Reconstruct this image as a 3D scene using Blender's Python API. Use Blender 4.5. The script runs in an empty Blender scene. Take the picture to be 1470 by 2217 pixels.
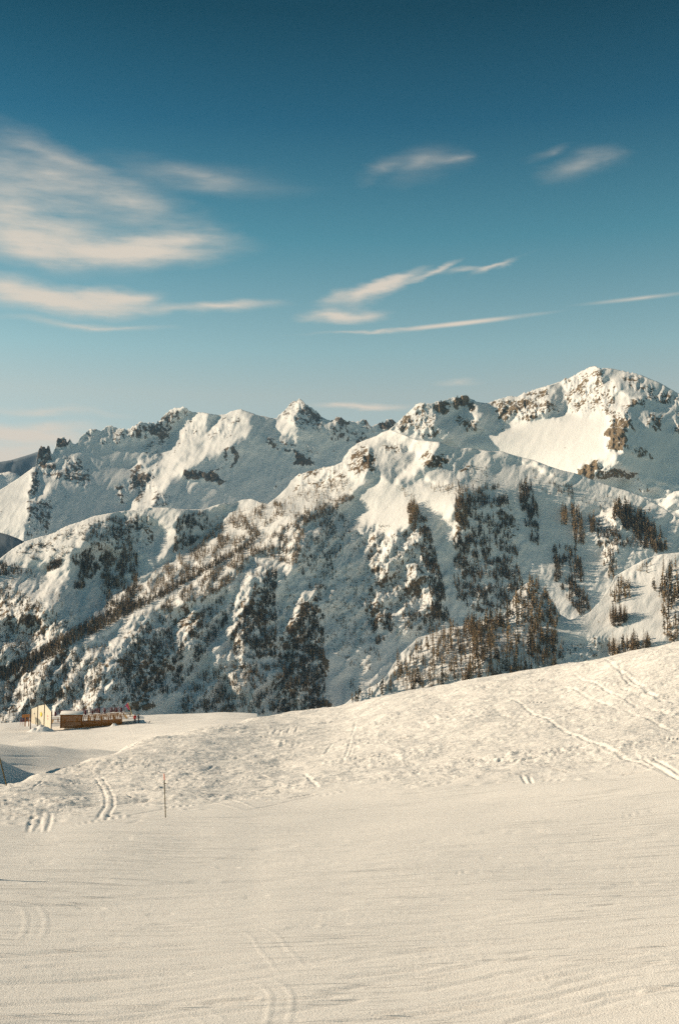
import bpy, bmesh, math, random
import numpy as np
from mathutils import Vector, Matrix

random.seed(7)
RNG = np.random.default_rng(11)
SC = bpy.context.scene
COL = SC.collection

# ------------------------------------------------------------------ camera, sky, sun, exposure
F = 2450.0                       # focal length in photo pixels
CX, CY = 735.0, 1108.5
PITCH = math.atan((1400.0 - CY) / F)
cam_data = bpy.data.cameras.new("camera")
cam = bpy.data.objects.new("camera", cam_data)
COL.objects.link(cam)
cam_data.sensor_fit = 'VERTICAL'
cam_data.sensor_height = 36.0
cam_data.lens = 36.0 * F / 2217.0
cam_data.clip_start = 0.5
cam_data.clip_end = 80000.0
cam.location = (0, 0, 0)
cam.rotation_euler = (math.pi / 2 + PITCH, 0, 0)
SC.camera = cam

SUN_EL = math.radians(25.0)
SUN_AZ = math.radians(-82.0)      # measured from +Y towards +X: to the left, a little beyond
sun_dir = Vector((math.sin(SUN_AZ) * math.cos(SUN_EL), math.cos(SUN_AZ) * math.cos(SUN_EL), math.sin(SUN_EL)))
sd = bpy.data.lights.new("sun", 'SUN')
sd.energy = 4.1
sd.angle = math.radians(0.55)
sd.color = (1.0, 0.81, 0.59)
so = bpy.data.objects.new("sun", sd)
COL.objects.link(so)
so.rotation_euler = sun_dir.to_track_quat('Z', 'Y').to_euler()

SC.view_settings.view_transform = 'Standard'
SC.view_settings.look = 'None'
SC.view_settings.gamma = 1.0
SC.view_settings.use_curve_mapping = False
SC.view_settings.exposure = 0.59
SC.render.engine = 'CYCLES'
SC.cycles.use_denoising = False
SC.cycles.max_bounces = 6
SC.cycles.diffuse_bounces = 2
SC.cycles.transparent_max_bounces = 8


class NT:
    """tiny helper around a node tree"""
    def __init__(self, tree):
        self.t = tree
        self.n = tree.nodes
        self.l = tree.links

    def new(self, kind, **kw):
        nd = self.n.new(kind)
        for k, v in kw.items():
            if k.startswith('i_'):
                key = k[2:]
                nd.inputs[int(key) if key.isdigit() else key.replace('_', ' ')].default_value = v
            else:
                setattr(nd, k, v)
        return nd

    def link(self, a, b):
        self.l.new(a, b)

    def math(self, op, a, b=None, clamp=False):
        nd = self.n.new('ShaderNodeMath')
        nd.operation = op
        nd.use_clamp = clamp
        for i, v in enumerate((a, b)):
            if v is None:
                continue
            if isinstance(v, (int, float)):
                nd.inputs[i].default_value = v
            else:
                self.l.new(v, nd.inputs[i])
        return nd.outputs[0]


def px_dir(px, py):
    cx, cz = (px - CX) / F, (CY - py) / F
    c, s = math.cos(PITCH), math.sin(PITCH)
    return np.array([cx, c - cz * s, s + cz * c])


def px_azel(px, py):
    d = px_dir(px, py)
    return math.atan2(d[0], d[1]), math.atan2(d[2], math.hypot(d[0], d[1]))


def P(px, py, r):
    """world point seen at a photo pixel, at horizontal range r (works on arrays)"""
    px, py, r = np.broadcast_arrays(np.asarray(px, float), np.asarray(py, float), np.asarray(r, float))
    cx, cz = (px - CX) / F, (CY - py) / F
    c, s = math.cos(PITCH), math.sin(PITCH)
    x, y, z = cx, c - cz * s, s + cz * c
    k = r / np.hypot(x, y)
    return np.stack([x * k, y * k, z * k], -1)


def proj(p):
    p = np.asarray(p, float)
    c, s = math.cos(PITCH), math.sin(PITCH)
    yy = p[..., 1] * c + p[..., 2] * s
    zz = -p[..., 1] * s + p[..., 2] * c
    return CX + F * p[..., 0] / yy, CY - F * zz / yy


# sky
world = bpy.data.worlds.new("World")
SC.world = world
world.use_nodes = True
w = NT(world.node_tree)
w.n.clear()
w_out = w.new('ShaderNodeOutputWorld')
w_bg = w.new('ShaderNodeBackground')
w_bg.inputs['Strength'].default_value = 0.12
w.link(w_bg.outputs[0], w_out.inputs['Surface'])
sky = w.new('ShaderNodeTexSky')
sky.sky_type = 'NISHITA'
sky.sun_disc = False
sky.sun_elevation = SUN_EL
sky.sun_rotation = SUN_AZ
sky.altitude = 2000
sky.air_density = 1.0
sky.dust_density = 0.15
sky.ozone_density = 1.5
tc = w.new('ShaderNodeTexCoord')
sep = w.new('ShaderNodeSeparateXYZ')
w.link(tc.outputs['Generated'], sep.inputs[0])
el = w.math('ARCSINE', sep.outputs['Z'])
az = w.math('ARCTAN2', sep.outputs['X'], sep.outputs['Y'])
ramp = w.new('ShaderNodeValToRGB')
mr = w.new('ShaderNodeMapRange')
mr.inputs['From Min'].default_value = 0.0
mr.inputs['From Max'].default_value = math.radians(60)
w.link(el, mr.inputs['Value'])
w.link(mr.outputs[0], ramp.inputs[0])
SKY_TINT = [(0.0, (0.768, 0.767, 0.557)), (0.155, (1.187, 0.941, 0.619)), (0.21, (1.396, 1.023, 0.619)), (0.248, (1.104, 1.064, 0.679)), (0.338, (0.402, 0.753, 0.554)), (0.428, (0.096, 0.388, 0.363)), (0.512, (0.018, 0.2, 0.19)), (0.62, (0.014, 0.16, 0.152)), (1.0, (0.013, 0.15, 0.143))]
cr = ramp.color_ramp
while len(cr.elements) < len(SKY_TINT):
    cr.elements.new(0.5)
for e, (p_, c_) in zip(cr.elements, SKY_TINT):
    e.position = p_
    e.color = (*c_, 1)
tint = w.new('ShaderNodeMix', data_type='RGBA', blend_type='MULTIPLY')
tint.inputs['Factor'].default_value = 1.0
w.link(sky.outputs[0], tint.inputs['A'])
w.link(ramp.outputs[0], tint.inputs['B'])
comb = w.new('ShaderNodeCombineXYZ')
w.link(az, comb.inputs[0])
w.link(el, comb.inputs[1])
# wind-drawn warp of the cloud coordinates
def noise(vec, scale, detail=4.0, rough=0.55):
    nd = w.new('ShaderNodeTexNoise')
    nd.inputs['Scale'].default_value = scale
    nd.inputs['Detail'].default_value = detail
    nd.inputs['Roughness'].default_value = rough
    w.link(vec, nd.inputs['Vector'])
    return nd
mp0 = w.new('ShaderNodeMapping')
mp0.inputs['Scale'].default_value = (1.0, 3.2, 1.0)
mp0.inputs['Rotation'].default_value = (0, 0, math.radians(-8))
w.link(comb.outputs[0], mp0.inputs[0])
nz = noise(mp0.outputs[0], 9.0, 6.0, 0.55)
sub = w.new('ShaderNodeVectorMath', operation='SUBTRACT')
w.link(nz.outputs['Color'], sub.inputs[0])
sub.inputs[1].default_value = (0.5, 0.5, 0.5)
scl = w.new('ShaderNodeVectorMath', operation='MULTIPLY')
w.link(sub.outputs[0], scl.inputs[0])
scl.inputs[1].default_value = (0.10, 0.030, 0.0)
add = w.new('ShaderNodeVectorMath', operation='ADD')
w.link(comb.outputs[0], add.inputs[0])
w.link(scl.outputs[0], add.inputs[1])
CLOUDS = [  # px, py, rx, ry, tilt deg, weight
    (250, 545, 360, 46, 4, 0.62), (330, 520, 210, 46, 0, 0.36), (60, 520, 300, 80, -6, 0.36), (40, 450, 380, 110, -14, 0.30), (60, 370, 300, 75, -8, 0.20),
    (120, 330, 220, 36, -16, 0.16), (430, 385, 330, 46, -3, 0.15), (280, 440, 280, 66, -16, 0.20), (120, 655, 260, 40, 2, 0.85), (10, 625, 150, 40, 0, 0.45), (240, 640, 110, 24, 6, 0.4),
    (470, 668, 200, 20, 3, 0.36), (330, 668, 120, 14, 2, 0.2), (800, 636, 130, 26, 14, 0.62), (850, 612, 80, 22, 22, 0.55), (925, 594, 80, 13, 22, 0.45), (1010, 590, 120, 9, 2, 0.2), (745, 682, 115, 20, 4, 0.55),
    (1000, 700, 250, 8, 4.4, 0.7), (780, 716, 180, 6, 3, 0.25), (1090, 576, 90, 11, 20, 0.32), (925, 362, 135, 50, 8, 0.13), (820, 372, 80, 30, 20, 0.10), (1000, 350, 60, 18, 10, 0.12),
    (1255, 362, 105, 42, 8, 0.12), (1175, 338, 70, 18, 15, 0.08), (1390, 645, 190, 7, 2, 0.24), (40, 940, 320, 34, 2, 0.85),
    (10, 985, 240, 50, 0, 0.85), (110, 892, 220, 15, 0, 0.30), (780, 884, 150, 13, 0, 0.62), (200, 706, 210, 12, 1, 0.26),
    (985, 828, 70, 12, 0, 0.2), (-500, 560, 420, 90, -5, 0.7), (-700, 350, 500, 110, 6, 0.5), (-450, 800, 360, 40, 2, 0.5),
    (2100, 520, 380, 40, 6, 0.4), (2400, 700, 420, 60, 0, 0.45),
]
STRAIGHT = {(1000, 700), (1390, 645)}      # vapour trails keep their line
total = None
for (cpx, cpy, rx, ry, tilt, wt) in CLOUDS:
    a_, e_ = px_azel(cpx, cpy)
    m_ = w.new('ShaderNodeMapping', vector_type='TEXTURE')
    m_.inputs['Location'].default_value = (a_, e_, 0)
    m_.inputs['Rotation'].default_value = (0, 0, math.radians(tilt))
    m_.inputs['Scale'].default_value = (rx / F, ry / F, 1)
    w.link((comb if (cpx, cpy) in STRAIGHT else add).outputs[0], m_.inputs[0])
    g_ = w.new('ShaderNodeTexGradient', gradient_type='QUADRATIC_SPHERE')
    w.link(m_.outputs[0], g_.inputs[0])
    v_ = w.math('MULTIPLY', g_.outputs['Fac'], wt)
    total = v_ if total is None else w.math('ADD', total, v_)
mp1 = w.new('ShaderNodeMapping')
mp1.inputs['Scale'].default_value = (1.0, 5.5, 1.0)
mp1.inputs['Rotation'].default_value = (0, 0, math.radians(-10))
w.link(comb.outputs[0], mp1.inputs[0])
nz2 = noise(mp1.outputs[0], 17.0, 7.0, 0.6)
wisp = w.new('ShaderNodeMapRange', i_1=0.28, i_2=0.70, i_3=0.30, i_4=1.15)
w.link(nz2.outputs['Fac'], wisp.inputs['Value'])
cov = w.math('MULTIPLY', total, wisp.outputs[0])
cov = w.math('MULTIPLY', cov, 2.05, True)
cov = w.math('SUBTRACT', w.math('MULTIPLY', cov, 2.0), w.math('MULTIPLY', cov, cov))
cov = w.math('MULTIPLY', cov, 0.93)
cmix = w.new('ShaderNodeMix', data_type='RGBA')
w.link(cov, cmix.inputs['Factor'])
w.link(tint.outputs['Result'], cmix.inputs['A'])
CLOUD_COL = (4.3, 3.75, 3.1, 1)
cmix.inputs['B'].default_value = CLOUD_COL
w.link(cmix.outputs['Result'], w_bg.inputs['Color'])

# ------------------------------------------------------------------ numeric helpers for the terrain
def _hash(ix, iy, seed):
    h = (ix.astype(np.int64) * 374761393 + iy.astype(np.int64) * 668265263 + seed * 1274126177) & 0xFFFFFFFF
    h = ((h ^ (h >> 13)) * 1274126177) & 0xFFFFFFFF
    return ((h ^ (h >> 16)) & 0xFFFF) / 65535.0 * 2 * math.pi


def perlin(x, y, seed=0):
    ix, iy = np.floor(x), np.floor(y)
    fx, fy = x - ix, y - iy
    ix, iy = ix.astype(np.int64), iy.astype(np.int64)
    def g(ox, oy):
        a = _hash(ix + ox, iy + oy, seed)
        return np.cos(a) * (fx - ox) + np.sin(a) * (fy - oy)
    u = fx * fx * fx * (fx * (fx * 6 - 15) + 10)
    v = fy * fy * fy * (fy * (fy * 6 - 15) + 10)
    a, b, c, d = g(0, 0), g(1, 0), g(0, 1), g(1, 1)
    return ((a * (1 - u) + b * u) * (1 - v) + (c * (1 - u) + d * u) * v) * 1.5


def fbm(x, y, octaves=4, gain=0.5, seed=0):
    out, amp = 0, 1.0
    for o in range(octaves):
        out = out + amp * perlin(x * 2 ** o, y * 2 ** o, seed + o * 17)
        amp *= gain
    return out


def ridged(x, y, octaves=4, gain=0.5, seed=0):
    out, amp = 0, 1.0
    for o in range(octaves):
        out = out + amp * (1 - 2.2 * np.abs(perlin(x * 2 ** o, y * 2 ** o, seed + o * 23)))
        amp *= gain
    return out


def blur(a, sigma):
    if sigma <= 0:
        return a
    n = int(3 * sigma) + 1
    k = np.exp(-0.5 * (np.arange(-n, n + 1) / sigma) ** 2)
    k /= k.sum()
    b = np.pad(a, ((n, n), (0, 0)), mode='edge')
    a = sum(k[i] * b[i:i + a.shape[0]] for i in range(2 * n + 1))
    b = np.pad(a, ((0, 0), (n, n)), mode='edge')
    return sum(k[i] * b[:, i:i + a.shape[1]] for i in range(2 * n + 1))


def inside(poly, X, Y):
    p = np.asarray(poly, float)
    x0, y0 = p.min(0)
    x1, y1 = p.max(0)
    res = np.zeros(X.shape, bool)
    sel = (X >= x0) & (X <= x1) & (Y >= y0) & (Y <= y1)
    if not sel.any():
        return res
    xs, ys = X[sel], Y[sel]
    r = np.zeros(xs.shape, bool)
    n = len(p)
    for i in range(n):
        ax, ay = p[i]
        bx, by = p[(i + 1) % n]
        if ay == by:
            continue
        c = ((ay > ys) != (by > ys)) & (xs < (bx - ax) * (ys - ay) / (by - ay) + ax)
        r ^= c
    res[sel] = r
    return res


def interp_line(pts, x):
    p = np.asarray(pts, float)
    return np.interp(x, p[:, 0], p[:, 1])


def link_mesh(name, verts, quads, mat, parent=None, smooth=True, attrs=None):
    me = bpy.data.meshes.new(name)
    verts = np.ascontiguousarray(verts, dtype=np.float32).reshape(-1, 3)
    quads = np.ascontiguousarray(quads, dtype=np.int32)
    nq, k = quads.shape
    me.vertices.add(len(verts))
    me.vertices.foreach_set('co', verts.ravel())
    me.loops.add(nq * k)
    me.loops.foreach_set('vertex_index', quads.ravel())
    me.polygons.add(nq)
    me.polygons.foreach_set('loop_start', np.arange(0, nq * k, k, dtype=np.int32))
    me.polygons.foreach_set('loop_total', np.full(nq, k, dtype=np.int32))
    me.polygons.foreach_set('use_smooth', np.full(nq, smooth, dtype=bool))
    if attrs:
        for nm, v in attrs.items():
            at = me.attributes.new(nm, 'FLOAT', 'POINT')
            at.data.foreach_set('value', np.ascontiguousarray(v, dtype=np.float32).ravel())
    me.update(calc_edges=True)
    me.materials.append(mat)
    o = bpy.data.objects.new(name, me)
    COL.objects.link(o)
    if parent:
        o.parent = parent
    return o


def grid_quads(nr, nc):
    i = np.arange(nr * nc).reshape(nr, nc)
    return np.stack([i[:-1, :-1], i[1:, :-1], i[1:, 1:], i[:-1, 1:]], -1).reshape(-1, 4)


# ------------------------------------------------------------------ materials of the setting
def mat_new(name, color=(0.5, 0.5, 0.5), rough=0.8, spec=0.3):
    m = bpy.data.materials.new(name)
    m.use_nodes = True
    b = m.node_tree.nodes['Principled BSDF']
    b.inputs['Base Color'].default_value = (*color, 1)
    b.inputs['Roughness'].default_value = rough
    b.inputs['Specular IOR Level'].default_value = spec
    return m


def mat_varied(name, c1, c2, scale=3.0, rough=0.85, stretch=(1, 1, 1)):
    m = mat_new(name, c1, rough)
    t = NT(m.node_tree)
    tc_ = t.new('ShaderNodeTexCoord')
    mp_ = t.new('ShaderNodeMapping')
    mp_.inputs['Scale'].default_value = stretch
    t.link(tc_.outputs['Object'], mp_.inputs[0])
    nz_ = t.new('ShaderNodeTexNoise')
    nz_.inputs['Scale'].default_value = scale
    nz_.inputs['Detail'].default_value = 4
    t.link(mp_.outputs[0], nz_.inputs['Vector'])
    mx = t.new('ShaderNodeMix', data_type='RGBA')
    mrg = t.new('ShaderNodeMapRange', i_1=0.35, i_2=0.65)
    t.link(nz_.outputs['Fac'], mrg.inputs['Value'])
    t.link(mrg.outputs[0], mx.inputs['Factor'])
    mx.inputs['A'].default_value = (*c1, 1)
    mx.inputs['B'].default_value = (*c2, 1)
    t.link(mx.outputs['Result'], t.n['Principled BSDF'].inputs['Base Color'])
    return m


SNOW = (0.81, 0.81, 0.805)


def mountain_material(name, grain, rock_a=(0.27, 0.19, 0.11), rock_b=(0.085, 0.066, 0.048), speck=0.0):
    """snow that gives way to bare rock where the ground is marked as crag"""
    m = mat_new(name, SNOW, 0.75, 0.15)
    t = NT(m.node_tree)
    bs = t.n['Principled BSDF']
    geo = t.new('ShaderNodeNewGeometry')
    at = t.new('ShaderNodeAttribute', attribute_name='rock')
    n1 = t.new('ShaderNodeTexNoise')
    n1.inputs['Scale'].default_value = 1.0 / grain
    n1.inputs['Detail'].default_value = 6
    n1.inputs['Roughness'].default_value = 0.65
    mpz = t.new('ShaderNodeMapping')
    mpz.inputs['Scale'].default_value = (1.0, 1.0, 0.6)
    t.link(geo.outputs['Position'], mpz.inputs[0])
    t.link(mpz.outputs[0], n1.inputs['Vector'])
    # rock where crag value beats the noise
    mpn = t.new('ShaderNodeMapping')
    mpn.inputs['Scale'].default_value = (1.0, 1.0, 0.55)
    t.link(geo.outputs['Position'], mpn.inputs[0])
    n0 = t.new('ShaderNodeTexNoise')
    n0.inputs['Scale'].default_value = 0.22 / grain
    n0.inputs['Detail'].default_value = 3
    t.link(mpn.outputs[0], n0.inputs['Vector'])
    f = t.math('ADD', at.outputs['Fac'], t.math('MULTIPLY', t.math('SUBTRACT', n1.outputs['Fac'], 0.5), 2.0))
    f = t.math('ADD', f, t.math('MULTIPLY', t.math('SUBTRACT', n0.outputs['Fac'], 0.5), 1.3))
    rk = t.new('ShaderNodeMapRange', i_1=0.48, i_2=0.56)
    t.link(f, rk.inputs['Value'])
    n2 = t.new('ShaderNodeTexNoise')
    n2.inputs['Scale'].default_value = 2.3 / grain
    n2.inputs['Detail'].default_value = 5
    t.link(geo.outputs['Position'], n2.inputs['Vector'])
    rc = t.new('ShaderNodeMix', data_type='RGBA')
    mrg = t.new('ShaderNodeMapRange', i_1=0.35, i_2=0.65)
    t.link(n2.outputs['Fac'], mrg.inputs['Value'])
    t.link(mrg.outputs[0], rc.inputs['Factor'])
    rc.inputs['A'].default_value = (*rock_b, 1)
    rc.inputs['B'].default_value = (*rock_a, 1)
    mx = t.new('ShaderNodeMix', data_type='RGBA')
    t.link(rk.outputs[0], mx.inputs['Factor'])
    mx.inputs['A'].default_value = (*SNOW, 1)
    t.link(rc.outputs['Result'], mx.inputs['B'])
    t.link(mx.outputs['Result'], bs.inputs['Base Color'])
    bp = t.new('ShaderNodeBump')
    bp.inputs['Strength'].default_value = 0.7
    bp.inputs['Distance'].default_value = grain * 0.16
    t.link(n2.outputs['Fac'], bp.inputs['Height'])
    t.link(bp.outputs[0], bs.inputs['Normal'])
    return m


# ------------------------------------------------------------------ one mountain flank
class Flank:
    """A mountain side: its crest line, the slope below it, and the aspect of every spur and gully.
    aspect > 0 means ground turned to the left (towards the sun), < 0 ground turned to the right."""
    def __init__(self, x0, x1, crest, r_crest, slope, y_bottom, step=2.0, default=-0.7, smooth=60):
        self.x0, self.x1, self.step = x0, x1, step
        self.crest, self.slope = crest, slope
        self.y_top = min(p[1] for p in crest) - 30
        self.y_bot = y_bottom
        self.gx = np.arange(x0, x1 + step, step)
        self.gy = np.arange(self.y_top, y_bottom + 60 + step, step)
        self.X, self.Y = np.meshgrid(self.gx, self.gy)
        self.T = np.full(self.X.shape, float(default))
        self.R = np.zeros(self.X.shape)       # crag
        self.Q = np.full(self.X.shape, 0.35)  # roughness of the snow surface
        self.S = np.zeros(self.X.shape)       # streaked spurs
        self.r0, self.y0 = r_crest
        X, Y = self.X, self.Y
        self.WX = 11 * fbm(X / 24, Y / 24, 4, 0.6, 301)
        self.WY = 11 * fbm(X / 24, Y / 24, 4, 0.6, 302)

    def _paint(self, field, poly, val, soft, how='set'):
        q = np.asarray(poly, float)
        k = min(1.0, float((q.max(0) - q.min(0)).min()) / 45.0)      # outlines follow the lie of the ground, not straight lines
        m = blur(inside(poly, self.X + k * self.WX, self.Y + k * self.WY).astype(float), soft * 0.6 / self.step)
        f = getattr(self, field)
        if how == 'set':
            f[:] = f * (1 - m) + val * m
        elif how == 'max':
            f[:] = np.maximum(f, val * m)
        else:
            f[:] = f + val * m

    def lit(self, poly, val=0.9, soft=3.0):
        self._paint('T', poly, val * 0.68 if val > 0.2 else val, soft)

    def shade(self, poly, val=-0.8, soft=3.0):
        self._paint('T', poly, val, soft)

    def rock(self, poly, val=0.6, soft=3.0):
        self._paint('R', poly, val, soft, 'max')

    def rough(self, poly, val, soft=10.0):
        self._paint('Q', poly, val, soft)

    def streaks(self, poly, val, soft=10.0):
        self._paint('S', poly, val, soft, 'max')

    def solve(self, lam=300.0, wy=0.08, streak=(26, 90, -0.55), seed=3, amp=1.0, cragamp=1.0):
        X, Y = self.X, self.Y
        sl, sh, skew = streak
        u = X - skew * (Y - 1200)
        wob = fbm(X / 90, Y / 90, 3, seed=seed + 40) * 14
        st = fbm((u + wob) / sl, Y / sh, 4, 0.6, seed)
        T = self.T + self.S * np.clip(st * 3.0, -1.3, 1.3)
        f2 = fbm((u + wob) / 18, Y / 60, 4, 0.65, seed + 5)
        T = T + self.Q * 1.35 * np.clip(f2 * 1.4, -1.0, 1.0)
        f3 = fbm((u + wob) / 7, Y / 16, 3, 0.65, seed + 6)
        T = T + self.Q * 0.9 * np.clip(f3 * 1.4, -1.0, 1.0)
        ny, nx = T.shape
        wx_ = np.clip(np.minimum(np.arange(nx), np.arange(nx)[::-1]) / 30.0, 0, 1)
        A = T * wx_
        pad = 128
        A = np.pad(A, ((pad, pad), (pad, pad)), mode='edge')
        A = A * 1.0
        fx = np.fft.fftfreq(A.shape[1], self.step) * 2 * np.pi
        fy = np.fft.fftfreq(A.shape[0], self.step) * 2 * np.pi
        KX, KY = np.meshgrid(fx, fy)
        H = np.fft.fft2(A) * (-1j * KX) / (KX ** 2 + wy * KY ** 2 + 1.0 / lam ** 2)
        h = np.real(np.fft.ifft2(H))[pad:pad + ny, pad:pad + nx]
        # relief of the rock and the wind-worked snow
        h = h + self.Q * amp * (2.2 * fbm((X + 0.4 * Y) / 13, Y / 17, 4, 0.6, seed + 9) + 3.0 * fbm(X / 42, Y / 55, 3, 0.5, seed + 11)
                               + 3.4 * ridged((u + wob) / 24, Y / 62, 4, 0.62, seed + 12))
        Rb = blur(self.R, 2.0)
        h = h + Rb * cragamp * (7.5 * ridged(X / 17, Y / 24, 4, 0.6, seed + 13) + 3.0 * ridged(X / 6, Y / 7, 2, 0.6, seed + 15))
        self.h = h
        self.base = self.r0 * np.exp(-self.slope * (Y - self.y0) / F)
        self.D = self.base * (1 - h / F)
        # bare rock where the ground stands steep
        steep = -np.gradient(self.D, self.step, axis=0) * F / self.D
        self.R = np.clip(self.R + np.clip((0.55 - blur(steep, 1.0)) * 0.16, -0.10, 0.26) * np.clip(self.Q * 1.6, 0.1, 1), 0, 1.2)

    def sample(self, field, px, py):
        f = getattr(self, field)
        i = np.clip((np.asarray(px) - self.gx[0]) / self.step, 0, f.shape[1] - 1.001)
        j = np.clip((np.asarray(py) - self.gy[0]) / self.step, 0, f.shape[0] - 1.001)
        i0, j0 = i.astype(int), j.astype(int)
        a, b = i - i0, j - j0
        return (f[j0, i0] * (1 - a) + f[j0, i0 + 1] * a) * (1 - b) + (f[j0 + 1, i0] * (1 - a) + f[j0 + 1, i0 + 1] * a) * b

    def at(self, px, py):
        return P(px, py, self.sample('D', px, py))

    def build(self, name, mat, rows, jag=2.0, seed=5, frame=(-70, 1540), outer=8.0, jagscale=9.0, label=None):
        xs = [self.x0 + 4]
        while xs[-1] < self.x1 - 4:
            inside_ = frame[0] <= xs[-1] <= frame[1]
            xs.append(xs[-1] + (self.step if inside_ else outer))
        xs = np.array(xs)
        c = interp_line(self.crest, xs)
        rk = self.sample('R', xs, c + 6)
        ql = self.sample('Q', xs, c + 6)
        c = c + jag * (0.25 * ql + np.clip(rk, 0, 1)) * (ridged(xs / jagscale, xs * 0, 3, 0.55, seed) * -1.6 + 1.0)
        self.cx, self.cy = xs, c
        v = np.linspace(0, 1, rows)
        py = c[None, :] + (self.y_bot - c[None, :]) * v[:, None]
        px = np.broadcast_to(xs, py.shape)
        D = self.sample('D', px, py)
        pts = P(px, py, D)
        crag = self.sample('R', px, py)
        # the far side of the crest, falling away
        back = []
        top = pts[0]
        nb = 7
        for i in range(nb, 0, -1):
            q = top.copy()
            d = np.linalg.norm(top[:, :2], axis=1, keepdims=True)
            dr = d * 0.012 * i ** 1.5
            q[:, :2] = top[:, :2] * (1 + dr / d)
            q[:, 2] = top[:, 2] * 1.0 - dr[:, 0] * 0.75
            back.append(q)
        V = np.concatenate([np.stack(back), pts], 0)
        cr_ = np.concatenate([np.repeat(crag[:1], nb, 0), crag], 0)
        self.obj = link_mesh(name, V, grid_quads(V.shape[0], V.shape[1]), mat, attrs={'rock': cr_})
        self.obj['kind'] = 'structure'
        return self.obj


# ---- the forested flank across the valley
A_CREST = [(-420, 1350), (-200, 1262), (0, 1210), (27, 1189), (57, 1172), (116, 1155), (143, 1140), (173, 1130), (204, 1118), (224, 1114),
           (262, 1107), (300, 1104), (321, 1099), (364, 1099), (394, 1103), (421, 1103), (443, 1103), (464, 1095), (486, 1089), (504, 1091),
           (525, 1082), (545, 1080), (566, 1088), (580, 1091), (601, 1075), (623, 1054), (631, 1040), (646, 1028), (664, 1023), (701, 1012),
           (723, 1009), (740, 1001), (744, 991), (756, 975), (774, 960), (795, 951), (815, 944), (825, 937), (845, 930), (870, 940), (900, 952), (930, 955),
           (950, 957), (970, 965), (1000, 972), (1012, 970), (1030, 972), (1060, 977), (1085, 977), (1110, 985), (1140, 993), (1151, 995),
           (1187, 1009), (1215, 1018), (1246, 1025), (1277, 1037), (1306, 1047), (1334, 1056), (1358, 1063), (1389, 1075), (1406, 1085),
           (1430, 1097), (1453, 1113), (1470, 1122), (1560, 1170), (1900, 1290)]
fa = Flank(-420, 1900, A_CREST, (2500, 970), 1.12, 1640, default=-1.05)
C1 = [(768, 1070), (795, 1045), (840, 1035), (870, 1050), (900, 1045), (940, 1040), (985, 1050), (1000, 1065), (982, 1085), (980, 1110), (985, 1135),
      (1000, 1140), (980, 1165), (965, 1150), (945, 1125), (910, 1095), (900, 1092), (895, 1120), (885, 1140), (865, 1145), (841, 1144), (812, 1152),
      (800, 1140), (775, 1150), (755, 1140), (765, 1105)]
L1 = [(-420, 1345), (-200, 1255), (0, 1200), (57, 1160), (116, 1140), (173, 1120), (224, 1100), (255, 1104), (224, 1126), (190, 1146), (183, 1168), (165, 1190), (150, 1208),
      (150, 1225), (148, 1240), (129, 1268), (117, 1282), (95, 1320), (83, 1318), (60, 1304), (79, 1282), (95, 1258), (107, 1237), (98, 1223), (48, 1225), (0, 1214)]
L3 = [(300, 1278), (330, 1240), (380, 1208), (430, 1178), (462, 1140), (480, 1108), (510, 1090), (545, 1074), (580, 1085), (623, 1046), (646, 1020), (701, 1004), (740, 990), (756, 965),
      (795, 940), (825, 930), (850, 935), (840, 955), (800, 975), (785, 990), (800, 1012), (790, 1040), (764, 1066), (744, 1089), (693, 1100), (640, 1119), (655, 1150),
      (648, 1200), (625, 1230), (600, 1225), (580, 1200), (565, 1190), (530, 1205), (520, 1225), (500, 1262), (450, 1290), (400, 1308), (340, 1318), (300, 1335), (260, 1345), (200, 1385), (150, 1410),
      (160, 1385), (230, 1335), (270, 1318)]
C0 = [(815, 930), (845, 918), (880, 930), (900, 945), (950, 950), (945, 975), (925, 1000), (905, 1020), (890, 1030), (870, 1035), (860, 1050), (850, 1060), (856, 1040),
      (880, 1010), (893, 985), (890, 970), (860, 962), (835, 955)]
LOWLEFT = [(-420, 1400), (0, 1262), (80, 1300), (150, 1345), (140, 1400), (190, 1400), (250, 1420), (230, 1480), (200, 1560), (-420, 1640)]
fa.lit(LOWLEFT, 0.75, 14)
fa.streaks(LOWLEFT, 1.1, 12)
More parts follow.
